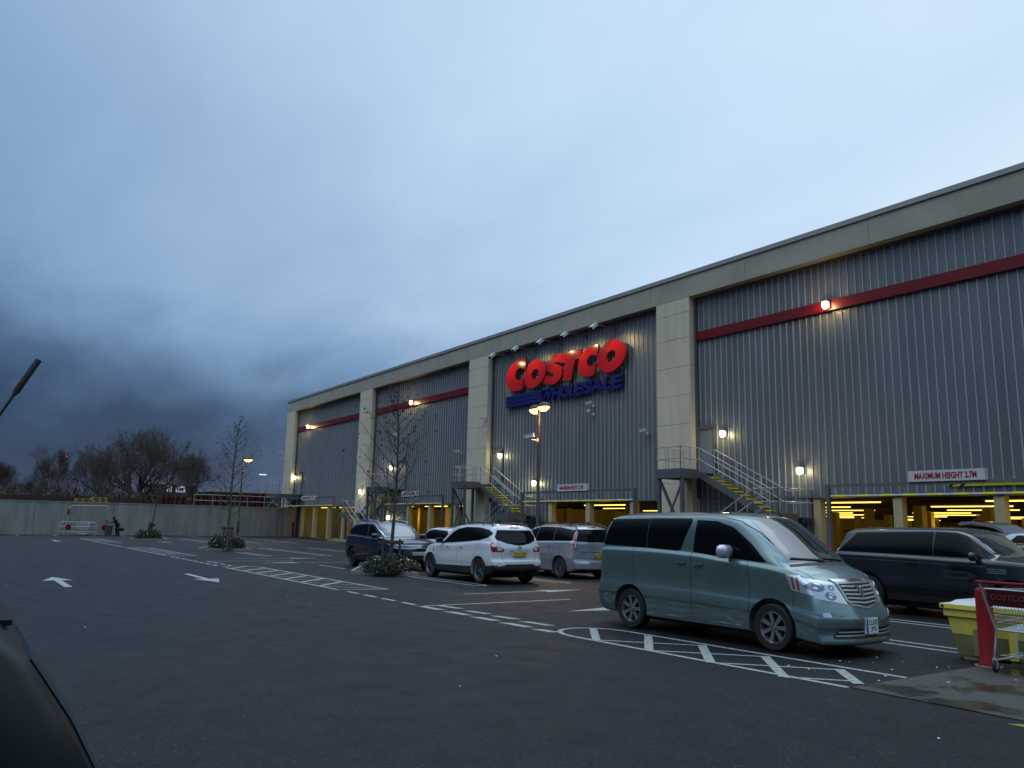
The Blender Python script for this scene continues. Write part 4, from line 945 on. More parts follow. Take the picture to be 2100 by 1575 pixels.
class Shell:
    def __init__(s, me):
        s.me = me; me.calc_loop_triangles()
        s.co = np.array([v.co[:] for v in me.vertices]); nr = np.zeros_like(s.co)
        s.pol = []
        for p in me.polygons:
            if p.material_index == 1: continue
            vi = list(p.vertices); s.pol.append(vi)
            for i in vi: nr[i] += np.array(p.normal)*p.area
        ln = np.linalg.norm(nr, axis=1); ln[ln == 0] = 1; s.nr = nr/ln[:, None]
        s.pn = np.array([p.normal[:] for p in me.polygons if p.material_index != 1])
    def clip(s, tri2, ax, P):
        # P: list of (pos, nrm); clip against CCW triangle in 2D axes ax
        for i in range(3):
            a, b = tri2[i], tri2[(i+1) % 3]; ex, ey = b[0]-a[0], b[1]-a[1]; Q = []
            def dd(p): return ex*(p[0][ax[1]]-a[1])-ey*(p[0][ax[0]]-a[0])
            for k in range(len(P)):
                p, q = P[k-1], P[k]; dp, dq = dd(p), dd(q)
                if dp >= -1e-9:
                    if dq < -1e-9: t = dp/(dp-dq); Q.append((p[0]+(q[0]-p[0])*t, p[1]+(q[1]-p[1])*t))
                    else: pass
                if dp < -1e-9 and dq >= -1e-9: t = dp/(dp-dq); Q.append((p[0]+(q[0]-p[0])*t, p[1]+(q[1]-p[1])*t))
                if dq >= -1e-9: Q.append(q)
            P = Q
            if len(P) < 3: return []
        return P
    def panel(s, polys, proj, off=.004, sign=0, cond=None, mb=None, mi=0, depth=.012, nmin=.25, part=None):
        ax, nax = {'side': ((0, 2), 1), 'front': ((1, 2), 0), 'top': ((0, 1), 2)}[proj]
        mb = mb or MB(); V = []; key = {}; F = []
        def vid(p, n_):
            k = tuple(np.round(p, 4))
            if k not in key: key[k] = len(V); V.append((p, n_))
            return key[k]
        mask = s.pn[:, nax]*sign > nmin
        if part: fx_ = np.abs(s.pn[:, 0]) >= np.abs(s.pn[:, 1]); mask = mask & (fx_ if part == 'F' else ~fx_)
        mins = np.array([s.co[p].min(axis=0) for p in s.pol]) if not hasattr(s, 'mins') else s.mins; s.mins = mins
        maxs = np.array([s.co[p].max(axis=0) for p in s.pol]) if not hasattr(s, 'maxs') else s.maxs; s.maxs = maxs
        for poly in polys:
            tris = tessellate_polygon([[Vector((p[0], p[1], 0)) for p in poly]])
            for t_ in tris:
                T3 = [poly[i] for i in t_]; ar = (T3[1][0]-T3[0][0])*(T3[2][1]-T3[0][1])-(T3[1][1]-T3[0][1])*(T3[2][0]-T3[0][0])
                if abs(ar) < 1e-9: continue
                if ar < 0: T3 = T3[::-1]
                lo = np.min(T3, axis=0); hi = np.max(T3, axis=0)
                ok = mask & (maxs[:, ax[0]] >= lo[0]) & (mins[:, ax[0]] <= hi[0]) & (maxs[:, ax[1]] >= lo[1]) & (mins[:, ax[1]] <= hi[1])
                for fi in np.nonzero(ok)[0]:
                    vi = s.pol[fi]; c = s.co[vi].mean(axis=0)
                    if cond and not cond(c): continue
                    P = s.clip(T3, ax, [(s.co[i], s.nr[i]) for i in vi])
                    if len(P) > 2:
                        q = list(dict.fromkeys(vid(*p) for p in P))
                        if len(q) > 2: F.append(q)
        o = len(mb.v); nV = len(V)
        for p, n_ in V: mb.v.append(tuple(p+n_*off))
        for p, n_ in V: mb.v.append(tuple(p-n_*depth))
        ec = {}
        for q in F:
            mb.f.append(tuple(o+i for i in q)); mb.m.append(mi)
            for i in range(len(q)):
                e = (q[i], q[(i+1) % len(q)]); k = tuple(sorted(e)); ec[k] = None if k in ec else e
        for e in ec.values():
            if e: mb.f.append((o+e[1], o+e[0], o+nV+e[0], o+nV+e[1])); mb.m.append(mi)
        return mb
def rnd_poly(p, n=2): return chaikin(p, n, 200)
def wheel(parent, x, y, r, w, side, style, spokes, m_rim, rr):
    e = empty('wheel', (x, y, r), parent=parent)
    Mx = Matrix.Rotation(-side*math.pi/2, 4, 'X')   # local +Z outward
    t_ = MB(); h = w/2
    t_.lathe([(rr*.99,-h*.8),(rr*1.05,-h*.95),(r*.93,-h),(r*.985,-h*.8),(r,-h*.45),(r-.004,-h*.3),(r,-h*.25),(r,h*.25),(r-.004,h*.3),(r,h*.45),(r*.985,h*.8),(r*.93,h),(rr*1.05,h*.95),(rr*.99,h*.8)], Mx, 44)
    t_.build('tyre', m_black, e, smooth=40, local=True)
    k = MB(); k.lathe([(rr,-h*.8),(rr*1.0,h*.86),(rr*.965,h*.88),(rr*.93,h*.70),(rr*.90,-h*.2),(rr*.9,-h*.8)], Mx, 40, 0)
    k.lathe([(rr*.9,-h*.1),(0,-h*.1)], Mx, 24, 1)
    k.lathe([(0,h*.66),(rr*.16,h*.64),(rr*.2,h*.52),(rr*.24,h*.1)], Mx, 20, 0)
    for i in range(spokes):
        a0 = 2*math.pi*i/spokes
        subs = {'wide': [(0, .19, .30)], 'twin': [(-.10, .05, .05), (.10, .05, .05)], 'thin': [(0, .06, .07)], 'petal': [(0, .10, .15)]}[style]
        for (da, wi, wo) in subs:
            a, b = a0+da*.6, a0+da*1.6
            wi_, wo_ = wi*rr, wo*rr
            def P(ang, rad, off, z): return Mx @ Vector((rad*math.cos(ang)-off*math.sin(ang), rad*math.sin(ang)+off*math.cos(ang), z))
            r0_, r1_ = rr*.17, rr*.95; zt0, zt1 = h*.60, h*.74
            vs = [P(a,r0_,-wi_/2,zt0),P(a,r0_,wi_/2,zt0),P(b,r1_,wo_/2,zt1),P(b,r1_,-wo_/2,zt1),P(a,r0_,-wi_/2,zt0-.05),P(a,r0_,wi_/2,zt0-.05),P(b,r1_,wo_/2,zt1-.05),P(b,r1_,-wo_/2,zt1-.05)]
            k.add(vs, [(0,1,2,3),(4,7,6,5),(0,4,5,1),(1,5,6,2),(2,6,7,3),(3,7,4,0)], 0)
    for i in range(5):
        a = 2*math.pi*i/5; k.lathe([(.011,h*.5),(.011,h*.69),(0,h*.69)], Mx @ Matrix.Translation((rr*.125*math.cos(a)*1.4, rr*.125*math.sin(a)*1.4, 0)), 8, 1)
    k.build('rim', [m_rim, m_blackpl], e, smooth=35, local=True, fixn=False)
    return e
def rect(x0, z0, x1, z1): return [(x0,z0),(x1,z0),(x1,z1),(x0,z1)]
def seam(pts, w=.006):
    out_ = []
    for a, b in zip(pts[:-1], pts[1:]):
        a, b = Vector(a), Vector(b); d = (b-a).normalized(); n_ = Vector((-d.y, d.x))*w; e = d*w*.4
        out_.append([tuple(a-n_-e), tuple(b-n_+e), tuple(b+n_+e), tuple(a+n_-e)])
    return out_
def vehicle(name, label, cat, loc, rz, spec, paint):
    r = empty(name, loc, rz); tag(r, label, cat)
    me = car_body(spec); sh = Shell(me)
    bm = bmesh.new(); bm.from_mesh(me)
    for f in bm.faces: f.smooth = True
    for e in bm.edges:
        if len(e.link_faces) == 2: e.smooth = e.calc_face_angle(0) < R(38) and e.link_faces[0].material_index == e.link_faces[1].material_index
    bm.to_mesh(me); bm.free(); me.materials.clear(); me.materials.append(paint); me.materials.append(m_blackpl)
    me.name = 'body'; ob = bpy.data.objects.new('body', me); C.objects.link(ob); ob.parent = r
    def B_(mb, nm, mt, par=None, sm=35, merge=False):
        if not mb.f: return None
        if merge:
            key = {}; mp_ = []; nv = []
            for v in mb.v:
                k = (round(v[0], 4), round(v[1], 4), round(v[2], 4))
                if k not in key: key[k] = len(nv); nv.append(v)
                mp_.append(key[k])
            ff, mm, seen = [], [], set()
            for f, m_ in zip(mb.f, mb.m):
                q = list(dict.fromkeys(mp_[i] for i in f))
                if len(q) < 3 or frozenset(q) in seen: continue
                seen.add(frozenset(q)); ff.append(tuple(q)); mm.append(m_)
            mb.v, mb.f, mb.m = nv, ff, mm
        return mb.build(nm, mt, par or r, smooth=sm, local=True)
    Wm = max(s_[5] for s_ in spec['st'])
    for nm, proj, polys, mt, kw in spec['panels']:
        polys = [polys] if not isinstance(polys[0][0], (tuple, list)) else polys
        signs = kw.pop('signs', None)
        kw2 = dict(kw); each = kw2.pop('mirror', False)
        if proj == 'side':
            for s_ in (signs or (1, -1)): B_(sh.panel(polys, 'side', sign=s_, **kw2), nm, mt)
        elif proj == 'front':
            if each:
                B_(sh.panel(polys, 'front', sign=1, **kw2), nm, mt); B_(sh.panel([[(-y, z) for y, z in p] for p in polys], 'front', sign=1, **kw2), nm, mt)
            else: B_(sh.panel(polys, 'front', sign=1, **kw2), nm, mt)
        elif proj == 'rear':
            if each:
                B_(sh.panel(polys, 'front', sign=-1, **kw2), nm, mt); B_(sh.panel([[(-y, z) for y, z in p] for p in polys], 'front', sign=-1, **kw2), nm, mt)
            else: B_(sh.panel(polys, 'front', sign=-1, **kw2), nm, mt)
        elif proj == 'top': B_(sh.panel(polys, 'top', sign=1, **kw2), nm, mt)
        elif proj == 'wrapF':   # lamp wrapping front corner: (front polygon, side polygon)
            for s_ in (1, -1):
                mb = sh.panel([[(s_*y, z) for y, z in polys[0]]], 'front', sign=1, nmin=.02, part='F', **kw2); sh.panel([polys[1]], 'side', sign=s_, mb=mb, nmin=.1, part='S', **kw2); B_(mb, nm, mt, merge=True)
        elif proj == 'wrapR':
            for s_ in (1, -1):
                mb = sh.panel([[(s_*y, z) for y, z in polys[0]]], 'front', sign=-1, nmin=.02, part='F', **kw2); sh.panel([polys[1]], 'side', sign=s_, mb=mb, nmin=.1, part='S', **kw2); B_(mb, nm, mt, merge=True)
    w = spec['wheel']
    for ax in spec['axles']:
        for s_ in (1, -1): wheel(r, ax, s_*(Wm-.03-w['w']/2), spec['wr'], w['w'], s_, w['style'], w['n'], w['mat'], w['rr'])
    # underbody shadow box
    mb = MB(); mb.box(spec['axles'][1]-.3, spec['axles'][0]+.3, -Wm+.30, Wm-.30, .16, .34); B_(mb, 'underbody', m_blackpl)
    # mirrors
    mx_, mz_, mm_ = spec['mirror']
    for s_ in (1, -1):
        mb = MB(); y_ = s_*(Wm+.055); c = Vector((mx_, y_, mz_)); o = len(mb.v); ny, nzr = 14, 8; ms_ = spec.get('msc', 1.0)
        for a in range(nzr+1):
            ph = math.pi*a/nzr
            for b in range(ny):
                th = 2*math.pi*b/ny; v = Vector((.075*math.sin(ph)*math.cos(th), .125*np.sign(math.cos(ph))*abs(math.cos(ph))**.6, .085*math.sin(ph)**.7*np.sign(math.sin(th))*abs(math.sin(th))**.7))
                if v.x < -.025: v.x = -.025
                mb.v.append(tuple(c+v*ms_))
        for a in range(nzr):
            for b in range(ny): mb.f.append((o+a*ny+b, o+a*ny+(b+1) % ny, o+(a+1)*ny+(b+1) % ny, o+(a+1)*ny+b)); mb.m.append(0)
        mir = B_(mb, 'wing_mirror', mm_)
        mb = MB(); mb.bar((mx_+.02, s_*(Wm-.12), mz_-.07), (mx_, s_*(Wm+.03), mz_-.05), .05, .035); mb.build('mirror_arm', m_blackpl, mir, local=True)
        mb = MB(); mb.box(mx_-.029, mx_-.026, y_-.10, y_+.10, mz_-.055, mz_+.055); mb.build('mirror_glass', m_chrome, mir, local=True)
    for hx, hz in spec.get('handles', ()):
        for s_ in (1, -1):
            # find surface y
            d = np.abs(sh.co[:, 0]-hx)+np.abs(sh.co[:, 2]-hz)+10*(sh.co[:, 1]*s_ < 0); yy = sh.co[np.argmin(d), 1]
            mb = MB(); mb.bar((hx-.09, yy+s_*.028, hz-.003), (hx+.09, yy+s_*.028, hz+.003), .018, .028, 0); mb.bar((hx-.07, yy, hz), (hx-.07, yy+s_*.03, hz), .02, .02); mb.bar((hx+.07, yy, hz), (hx+.07, yy+s_*.03, hz), .02, .02)
            B_(mb, 'door_handle', spec.get('handle_mat', paint))
    for rl in spec.get('rails', ()):
        for s_ in (1, -1):
            mb = MB(); pts = [Vector((a, s_*b, c)) for a, b, c in rl['pts']]; mb.tube(pts, rl.get('r', .018), 8)
            for f in rl['feet']: p = pts[f]; mb.bar(p-Vector((0,0,.06)), p, .05, .03)
            B_(mb, 'roof_rail', rl['mat'])
    return r, sh
def plate(parent, x, y0, zc, txt, w, h, mt, rear=False, two=None, blue=True, tilt=0):
    s_ = -1 if rear else 1
    mb = MB(); T = .012
    fr_ = lambda u, v, t_: (x+s_*(t_), y0+s_*(u-w/2), zc-h/2+v)
    def bx(u0, u1, v0, v1, t0, t1, mi=0):
        p = [fr_(u0,v0,t0), fr_(u1,v1,t1)]; a, b = p
        mb.box(min(a[0],b[0]), max(a[0],b[0]), min(a[1],b[1]), max(a[1],b[1]), min(a[2],b[2]), max(a[2],b[2]), mi)
    bx(0, w, 0, h, -.02, T, 0)
    bl = .045 if blue else 0
    if blue: bx(.004, bl, .004, h-.004, T, T+.001, 1)
    pl_ = mb.build('number_plate', [mt, m_plateB], parent, local=True)
    mt_ = MB(); f3 = lambda u, v, t_: fr_(u, v, T+.0006+t_)
    if two:
        add_text(mt_, two[0], lambda u, v, t_: f3(bl+.03+u, h*.54+v, t_), w-bl-.05, h*.36, .001, 0, .018, 0, 1.08)
        add_text(mt_, two[1], lambda u, v, t_: f3(bl+.06+u, h*.09+v, t_), w-bl-.10, h*.36, .001, 0, .018, 0, 1.08)
    else: add_text(mt_, txt, lambda u, v, t_: f3(bl+.025+u, h*.16+v, t_), w-bl-.05, h*.68, .001, 0, .018, 0, 1.05)
    mt_.build('lettering', m_black, pl_, local=True)
    return pl_
def paint(name, col, metal=.0, rough=.32, dirt=.12, cior=1.5):
    m = mat(name, col, rough, metal, var=dirt, vscale=1.7, coat=.9, rvar=.06); m.node_tree.nodes['Principled BSDF'].inputs['Coat IOR'].default_value = cior; return m
def wiper(parent, a, b, c=None):
    mb = MB(); mb.tube([a, b], .008, 5); mb.bar(b, c, .012, .02) if c else None
    mb.build('wiper', m_blackpl, parent, local=True)
P_van = paint('paint_sage', (.135, .198, .195), .5, .26, .03, 1.55); P_rr = paint('paint_dark_grey', (.012, .016, .021), .3, .25); P_white = paint('paint_white', (.66, .68, .70), 0, .28, .02)
P_silver = paint('paint_silver', (.38, .40, .43), .55, .30, .03); P_navy = paint('paint_navy', (.0025, .0035, .016), .2, .22); P_black = paint('paint_black', (.007, .008, .010), .1, .2); P_grey = paint('paint_grey', (.16, .16, .16), .4, .3)
def circ(cx_, cz_, r, n=14, sq=1.0): return [(cx_+r*math.cos(2*math.pi*k/n), cz_+r*sq*math.sin(2*math.pi*k/n)) for k in range(n)]
SPL = lambda *p: list(p)
# ---- sage people carrier
van = dict(st=[(-2.37,.30,1.28,1.86,.78,.85,.82,.68,.09),(-2.2,.24,1.31,1.90,.83,.885,.855,.70,.09),(-1.2,.22,1.315,1.935,.86,.90,.875,.715,.08),(0,.22,1.28,1.94,.86,.90,.875,.72,.08),(.5,.22,1.235,1.925,.86,.90,.875,.72,.08),
    (.78,.22,1.21,1.875,.86,.90,.87,.72,.09),(1.05,.22,1.19,1.73,.86,.90,.865,.71,.11),(1.35,.22,1.16,1.51,.855,.895,.86,.70,.11),(1.62,.21,1.12,1.30,.85,.89,.85,.70,.09),(1.76,.21,1.09,1.205,.85,.89,.84,.72,.06),(2.0,.19,1.04,1.14,.855,.89,.82,.72,.05),(2.2,.18,.99,1.08,.85,.885,.80,.70,.05),(2.40,.17,.94,1.02,.84,.875,.78,.66,.05)],
    fx=[(.15,.06),(.19,.0),(.25,.0),(.28,.03),(.36,.03),(.39,.01),(.50,.0),(.54,.02),(.62,.05),(.68,.10),(.8,.15),(.95,.23),(1.05,.34)], rx=[(.2,.12),(.34,0),(.6,0),(.66,.05),(1.2,.07),(1.6,.16),(1.95,.36)], bow=(.29,.16), crease=.43, cin=.035, msc=1.22, axles=(1.40,-1.41), wr=.325, arch=.385,
    wheel=dict(w=.21, style='wide', n=7, mat=m_alloy, rr=.215), mirror=(.66,1.34,m_camwhite), handles=((-.24,1.14),(.10,1.125)), handle_mat=m_chrome)
van['mirror'] = (.66, 1.34, mat('mirror_silver', (.55,.56,.62), .25, .5, coat=.6))
rw_ = [(-2.14,1.38),(-2.10,1.36),(-1.045,1.335),(-1.045,1.815),(-1.9,1.80),(-1.97,1.78)]
mw_ = [(-1.03,1.335),(-.36,1.31),(-.30,1.33),(-.10,1.78),(-.12,1.82),(-1.03,1.82)]
fw_ = [(-.03,1.30),(1.26,1.205),(1.30,1.22),(1.02,1.48),(.72,1.69),(.40,1.785),(0,1.80)]
hlF = [(.375,.69),(.41,.83),(.46,.975),(.62,1.0),(.95,1.045),(.95,.79),(.62,.735)]; hlS = [(1.64,1.065),(1.73,.855),(2.0,.81),(2.5,.765),(2.5,1.03),(2.0,1.055)]
gr = [(-.37,.955),(.37,.955),(.34,.76),(.30,.70),(0,.655),(-.30,.70),(-.34,.76)]
van['panels'] = [
 ('quarter_window','side',rw_,m_glass,{}),('sliding_door_window','side',mw_,m_glass,dict(off=.006)),('front_door_window','side',fw_,m_glass,{}),
 ('windscreen','front',[(-.70,1.19),(-.67,1.35),(-.61,1.62),(-.56,1.79),(-.4,1.835),(0,1.85),(.4,1.835),(.56,1.79),(.61,1.62),(.67,1.35),(.70,1.19),(.4,1.215),(0,1.225),(-.4,1.215)],m_wglass,dict(cond=lambda c: c[0]>.5, nmin=.12)),
 ('cowl','front',[(-.72,1.165),(-.70,1.187),(-.4,1.212),(0,1.222),(.4,1.212),(.70,1.187),(.72,1.165),(.4,1.185),(0,1.19),(-.4,1.185)],m_blackpl,dict(cond=lambda c: c[0]>.9, nmin=.02)),
 ('headlight','wrapF',[hlF,hlS],m_lens,{}),
 ('headlight_reflector','front',[circ(.585,.80,.075,18,.72),circ(.53,.905,.042,16,.85),circ(.72,.915,.105,20,.56)],m_lensdk,dict(off=.007,mirror=True,nmin=.02)),
 ('reflector_core','front',[[(.53,.79),(.56,.835),(.61,.845),(.60,.825),(.565,.81)],circ(.60,.785,.022,12),circ(.535,.90,.016,12),[(.63,.915),(.67,.955),(.74,.968),(.72,.945),(.67,.93)],circ(.74,.90,.03,14,.7)],m_chrome,dict(off=.011,mirror=True,nmin=.02)),
 ('bonnet_strip','front',[(-.46,1.01),(.46,1.01),(.43,.975),(-.43,.975)],m_chrome,dict(off=.014,nmin=.05)),
 ('side_marker','side',[[(1.755,.875),(1.785,.87),(1.745,1.03),(1.72,1.035)],[(1.825,.865),(1.855,.86),(1.815,1.025),(1.79,1.03)]],mat('marker_amber',(.20,.04,.025),.2,coat=1),dict(off=.008)),
 ('grille','front',gr,m_black,{}),
 ('grille_slat','front',[[(-.36+.010*k,.935-.05*k),(0,.925-.053*k),(.36-.010*k,.935-.05*k),(.36-.010*k,.914-.05*k),(0,.904-.053*k),(-.36+.010*k,.914-.05*k)] for k in range(5)],mat('bright_trim', (.50,.49,.46), .3, .35, coat=.5),dict(off=.014)),
 ('grille_surround','front',[[(-.42,.985),(.42,.985),(.38,.955),(-.38,.955)],[(.38,.955),(.42,.985),(.375,.74),(.34,.76)],[(-.38,.955),(-.42,.985),(-.375,.74),(-.34,.76)],[(.34,.76),(.375,.74),(.32,.68),(0,.628),(0,.655),(.30,.70)],[(-.34,.76),(-.375,.74),(-.32,.68),(0,.628),(0,.655),(-.30,.70)]],m_alloy,dict(off=.010)),
 ('badge','front',[[(-.085,.925),(-.05,.925),(-.005,.80),(-.02,.775)],[(.085,.925),(.05,.925),(.0,.79),(.015,.772)],[(-.035,.925),(.0,.925),(.05,.83),(.035,.80)]],m_chrome,dict(off=.024)),
 ('lower_grille','front',[(-.60,.385),(.60,.385),(.68,.30),(.69,.255),(-.69,.255),(-.68,.30)],m_black,{}),
 ('bumper_gap','front',seam([(-.84,.505),(.84,.505)],.003),m_black,dict(off=.0012,nmin=.02)),
 ('lower_slat','front',[[(-.62,.352),(.62,.352),(.62,.336),(-.62,.336)],[(-.66,.305),(.66,.305),(.66,.289),(-.66,.289)]],MATS['bright_trim'],dict(off=.012)),
 ('fog_lamp','front',[(.55,.515),(.60,.515),(.84,.52),(.84,.60),(.68,.605)],m_lensdk,dict(mirror=True,nmin=.03)),
 ('fog_lens','front',[(.70,.53),(.80,.535),(.80,.585),(.71,.59)],m_lens,dict(mirror=True,off=.008,nmin=.03)),
 ('tail_light','wrapR',[[(.72,.66),(.72,1.17),(.95,1.19),(.95,.64)],[(-2.5,.64),(-2.5,1.19),(-2.28,1.17),(-2.30,.66)]],m_tail,{}),
 ('tail_lens','side',[(-2.38,.93),(-2.38,1.03),(-2.30,1.03),(-2.30,.93)],m_tailw,dict(off=.008,nmin=.1)),
 ('rear_window','rear',[(-.62,1.25),(-.55,1.72),(.55,1.72),(.62,1.25)],m_glass,{}),
 ('panel_gap','side',seam([(-1.33,1.33),(-1.34,.60),(-1.28,.28)],.004)+seam([(-.05,1.31),(-.07,.9),(-.05,.28)],.004)+seam([(1.0,1.22),(1.04,.9),(1.02,.28)],.004)+seam([(1.75,.86),(1.74,.62),(2.1,.56),(2.3,.55)],.003),m_black,dict(off=.0012)),
 ('roof_gap','side',seam([(-2.1,1.855),(0,1.875),(.45,1.86),(.8,1.79),(1.1,1.62),(1.4,1.39),(1.62,1.22)],.004),m_black,dict(off=.0012,nmin=.05)),
 ('bonnet_gap','top',seam([(1.72,.72),(2.0,.64),(2.22,.47)],.004)+seam([(1.72,-.72),(2.0,-.64),(2.22,-.47)],.004),m_black,dict(off=.0015)),
 ('sunroof','top',[(-.1,-.42),(.42,-.42),(.42,.42),(-.1,.42)],m_glass,{}),
 ('sill_gap','side',seam([(-1.0,.30),(1.02,.30)],.004),m_chrome,dict(off=.002)),
]
VX, VYc = -8.89, 10.50
V, shv = vehicle('people_carrier', 'sage green people carrier parked across the hatched marking, nearest car', 'van', (VX, VYc, 0), R(1.2), van, P_van)
plate(V, 2.395, -.04, .415, None, .285, .205, m_plateW, two=('LU03', 'JPX'))
for s_, za in ((-1, 0), (1, 1)):
    mb = shv.panel([[(-.62+.66*za,1.262),(-.02+.62*za,1.238),(-.02+.62*za,1.252),(-.62+.66*za,1.277)],[(-.05+.55*za,1.228),(-.02+.6*za,1.228),(-.25+.6*za,1.262),(-.28+.6*za,1.258)]], 'front', sign=1, off=.022, nmin=.05, cond=lambda c: c[0] > .5)
    mb.build('wiper', m_blackpl, V, local=True)
# ---- dark large SUV
rr = dict(st=[(-2.42,.42,1.18,1.62,.80,.87,.84,.66,.08),(-2.25,.32,1.21,1.72,.86,.93,.88,.69,.08),(-1.3,.28,1.205,1.775,.90,.97,.92,.71,.07),(0,.28,1.18,1.785,.90,.97,.92,.72,.07),(.4,.28,1.17,1.77,.90,.97,.92,.72,.07),(.65,.28,1.165,1.70,.90,.97,.92,.72,.09),(1.0,.28,1.16,1.45,.90,.97,.91,.73,.12),(1.28,.28,1.15,1.235,.90,.97,.90,.76,.04),(1.7,.28,1.12,1.19,.90,.97,.88,.76,.04),(2.2,.30,1.05,1.12,.86,.94,.84,.74,.04),(2.42,.34,.98,1.05,.82,.90,.80,.7,.04)],
    fx=[(.3,.08),(.5,0),(.8,.02),(1.0,.08)], rx=[(.3,.08),(.6,0),(1.0,.05),(1.2,.10),(1.5,.28),(1.7,.34)], bow=(.30,.14), crease=.45, cin=.02, axles=(1.46,-1.46), wr=.385, arch=.45,
    wheel=dict(w=.26, style='twin', n=5, mat=m_alloydk, rr=.275), mirror=(.82,1.24,P_rr), handles=((-.42,1.05),(.48,1.03)))
rr['panels'] = [('side_window','side',[(-2.12,1.24),(-1.72,1.65),(-.03,1.70),(-.03,1.215)],m_glass,{}),('door_window','side',[(0,1.215),(0,1.70),(.42,1.685),(.62,1.62),(1.10,1.24),(1.05,1.205)],m_glass,{}),
 ('windscreen','front',[(-.72,1.22),(-.58,1.70),(0,1.745),(.58,1.70),(.72,1.22)],m_wglass,dict(cond=lambda c: c[0]>.4, nmin=.12)),
 ('rear_window','rear',[(-.6,1.22),(-.5,1.58),(.5,1.58),(.6,1.22)],m_glass,{}),
 ('tail_light','wrapR',[[(.66,.98),(.66,1.16),(.95,1.16),(.95,.98)],[(-2.5,.98),(-2.5,1.16),(-2.1,1.14),(-2.15,.98)]],m_tail,{}),
 ('headlight','wrapF',[[(.5,.84),(.5,.98),(.95,1.0),(.95,.84)],[(1.95,.88),(1.95,.98),(2.5,1.0),(2.5,.84)]],m_lens,{}),
 ('grille','front',[(-.46,.84),(-.46,.98),(.46,.98),(.46,.84)],m_black,{}),
 ('wing_vent','side',[[(1.02,1.03-.035*k),(1.36,1.025-.035*k),(1.36,1.012-.035*k),(1.02,1.017-.035*k)] for k in range(3)],m_alloy,dict(off=.007)),
 ('body_line','side',seam([(-2.2,1.10),(-1,1.09),(1.0,1.06)],.004),m_chrome,dict(off=.002,nmin=.1)),
 ('sill_cladding','side',[(-1.0,.27),(1.0,.27),(1.0,.42),(-1.0,.42)],m_blackpl,{}),
 ('panel_gap','side',seam([(-.01,1.2),(-.03,.5)],.004)+seam([(1.0,1.2),(1.03,.5)],.004)+seam([(-1.0,1.2),(-1.05,.8)],.004),m_black,dict(off=.0012))]
rv, _ = vehicle('large_suv', 'dark grey large SUV with tinted windows parked right behind the sage people carrier', 'car', (-8.66, 17.2, 0), 0, rr, P_rr)
mb = MB(); 
for y in (0,): mb.box(-2.12, -1.9, y-.62, y+.62, 1.655, 1.69)
mb.build('roof_spoiler', P_rr, rv, local=True)
# ---- white SUV seen from behind (heading -X)
ni = dict(st=[(-2.27,.36,1.10,1.50,.78,.84,.80,.62,.07),(-2.1,.26,1.14,1.60,.83,.88,.84,.655,.07),(-1.6,.24,1.16,1.655,.86,.90,.86,.67,.07),(-.6,.23,1.10,1.675,.86,.895,.86,.68,.07),(0,.23,1.05,1.655,.86,.89,.86,.68,.07),(.3,.23,1.035,1.60,.86,.89,.855,.68,.08),(.8,.23,1.02,1.35,.855,.89,.85,.68,.11),(1.22,.23,1.0,1.095,.85,.89,.84,.72,.05),(1.6,.24,.97,1.05,.84,.885,.82,.70,.05),(2.0,.26,.90,.98,.81,.86,.77,.66,.05),(2.2,.30,.82,.88,.77,.82,.72,.62,.04)],
    fx=[(.25,.10),(.45,0),(.7,.02),(.85,.08),(.95,.15)], rx=[(.25,.12),(.42,0),(.62,.01),(.70,.07),(1.0,.07),(1.15,.12),(1.4,.26),(1.6,.36)], bow=(.34,.22), crease=.62, cin=.02, axles=(1.42,-1.42), wr=.345, arch=.41,
    wheel=dict(w=.22, style='twin', n=5, mat=m_alloy, rr=.245), mirror=(.72,1.14,m_blackpl), handles=((-.42,1.0),(.36,.98)),
    rails=(dict(pts=[(.15,.60,1.60),(.05,.60,1.665),(-.5,.60,1.70),(-1.2,.60,1.70),(-1.65,.60,1.66),(-1.72,.60,1.60)], feet=(1,3), mat=m_blackpl, r=.02),))
sidew = [(.92,1.06),(.74,1.10),(.55,1.21),(.25,1.39),(-.05,1.50),(-.5,1.565),(-1.2,1.56),(-1.70,1.50),(-1.86,1.43),(-1.88,1.36),(-1.75,1.28),(-1.35,1.20),(-.6,1.145),(.2,1.095)]
NIA = [(-2.5,.20,-2.05,.52),(-.95,.20,.95,.50)]
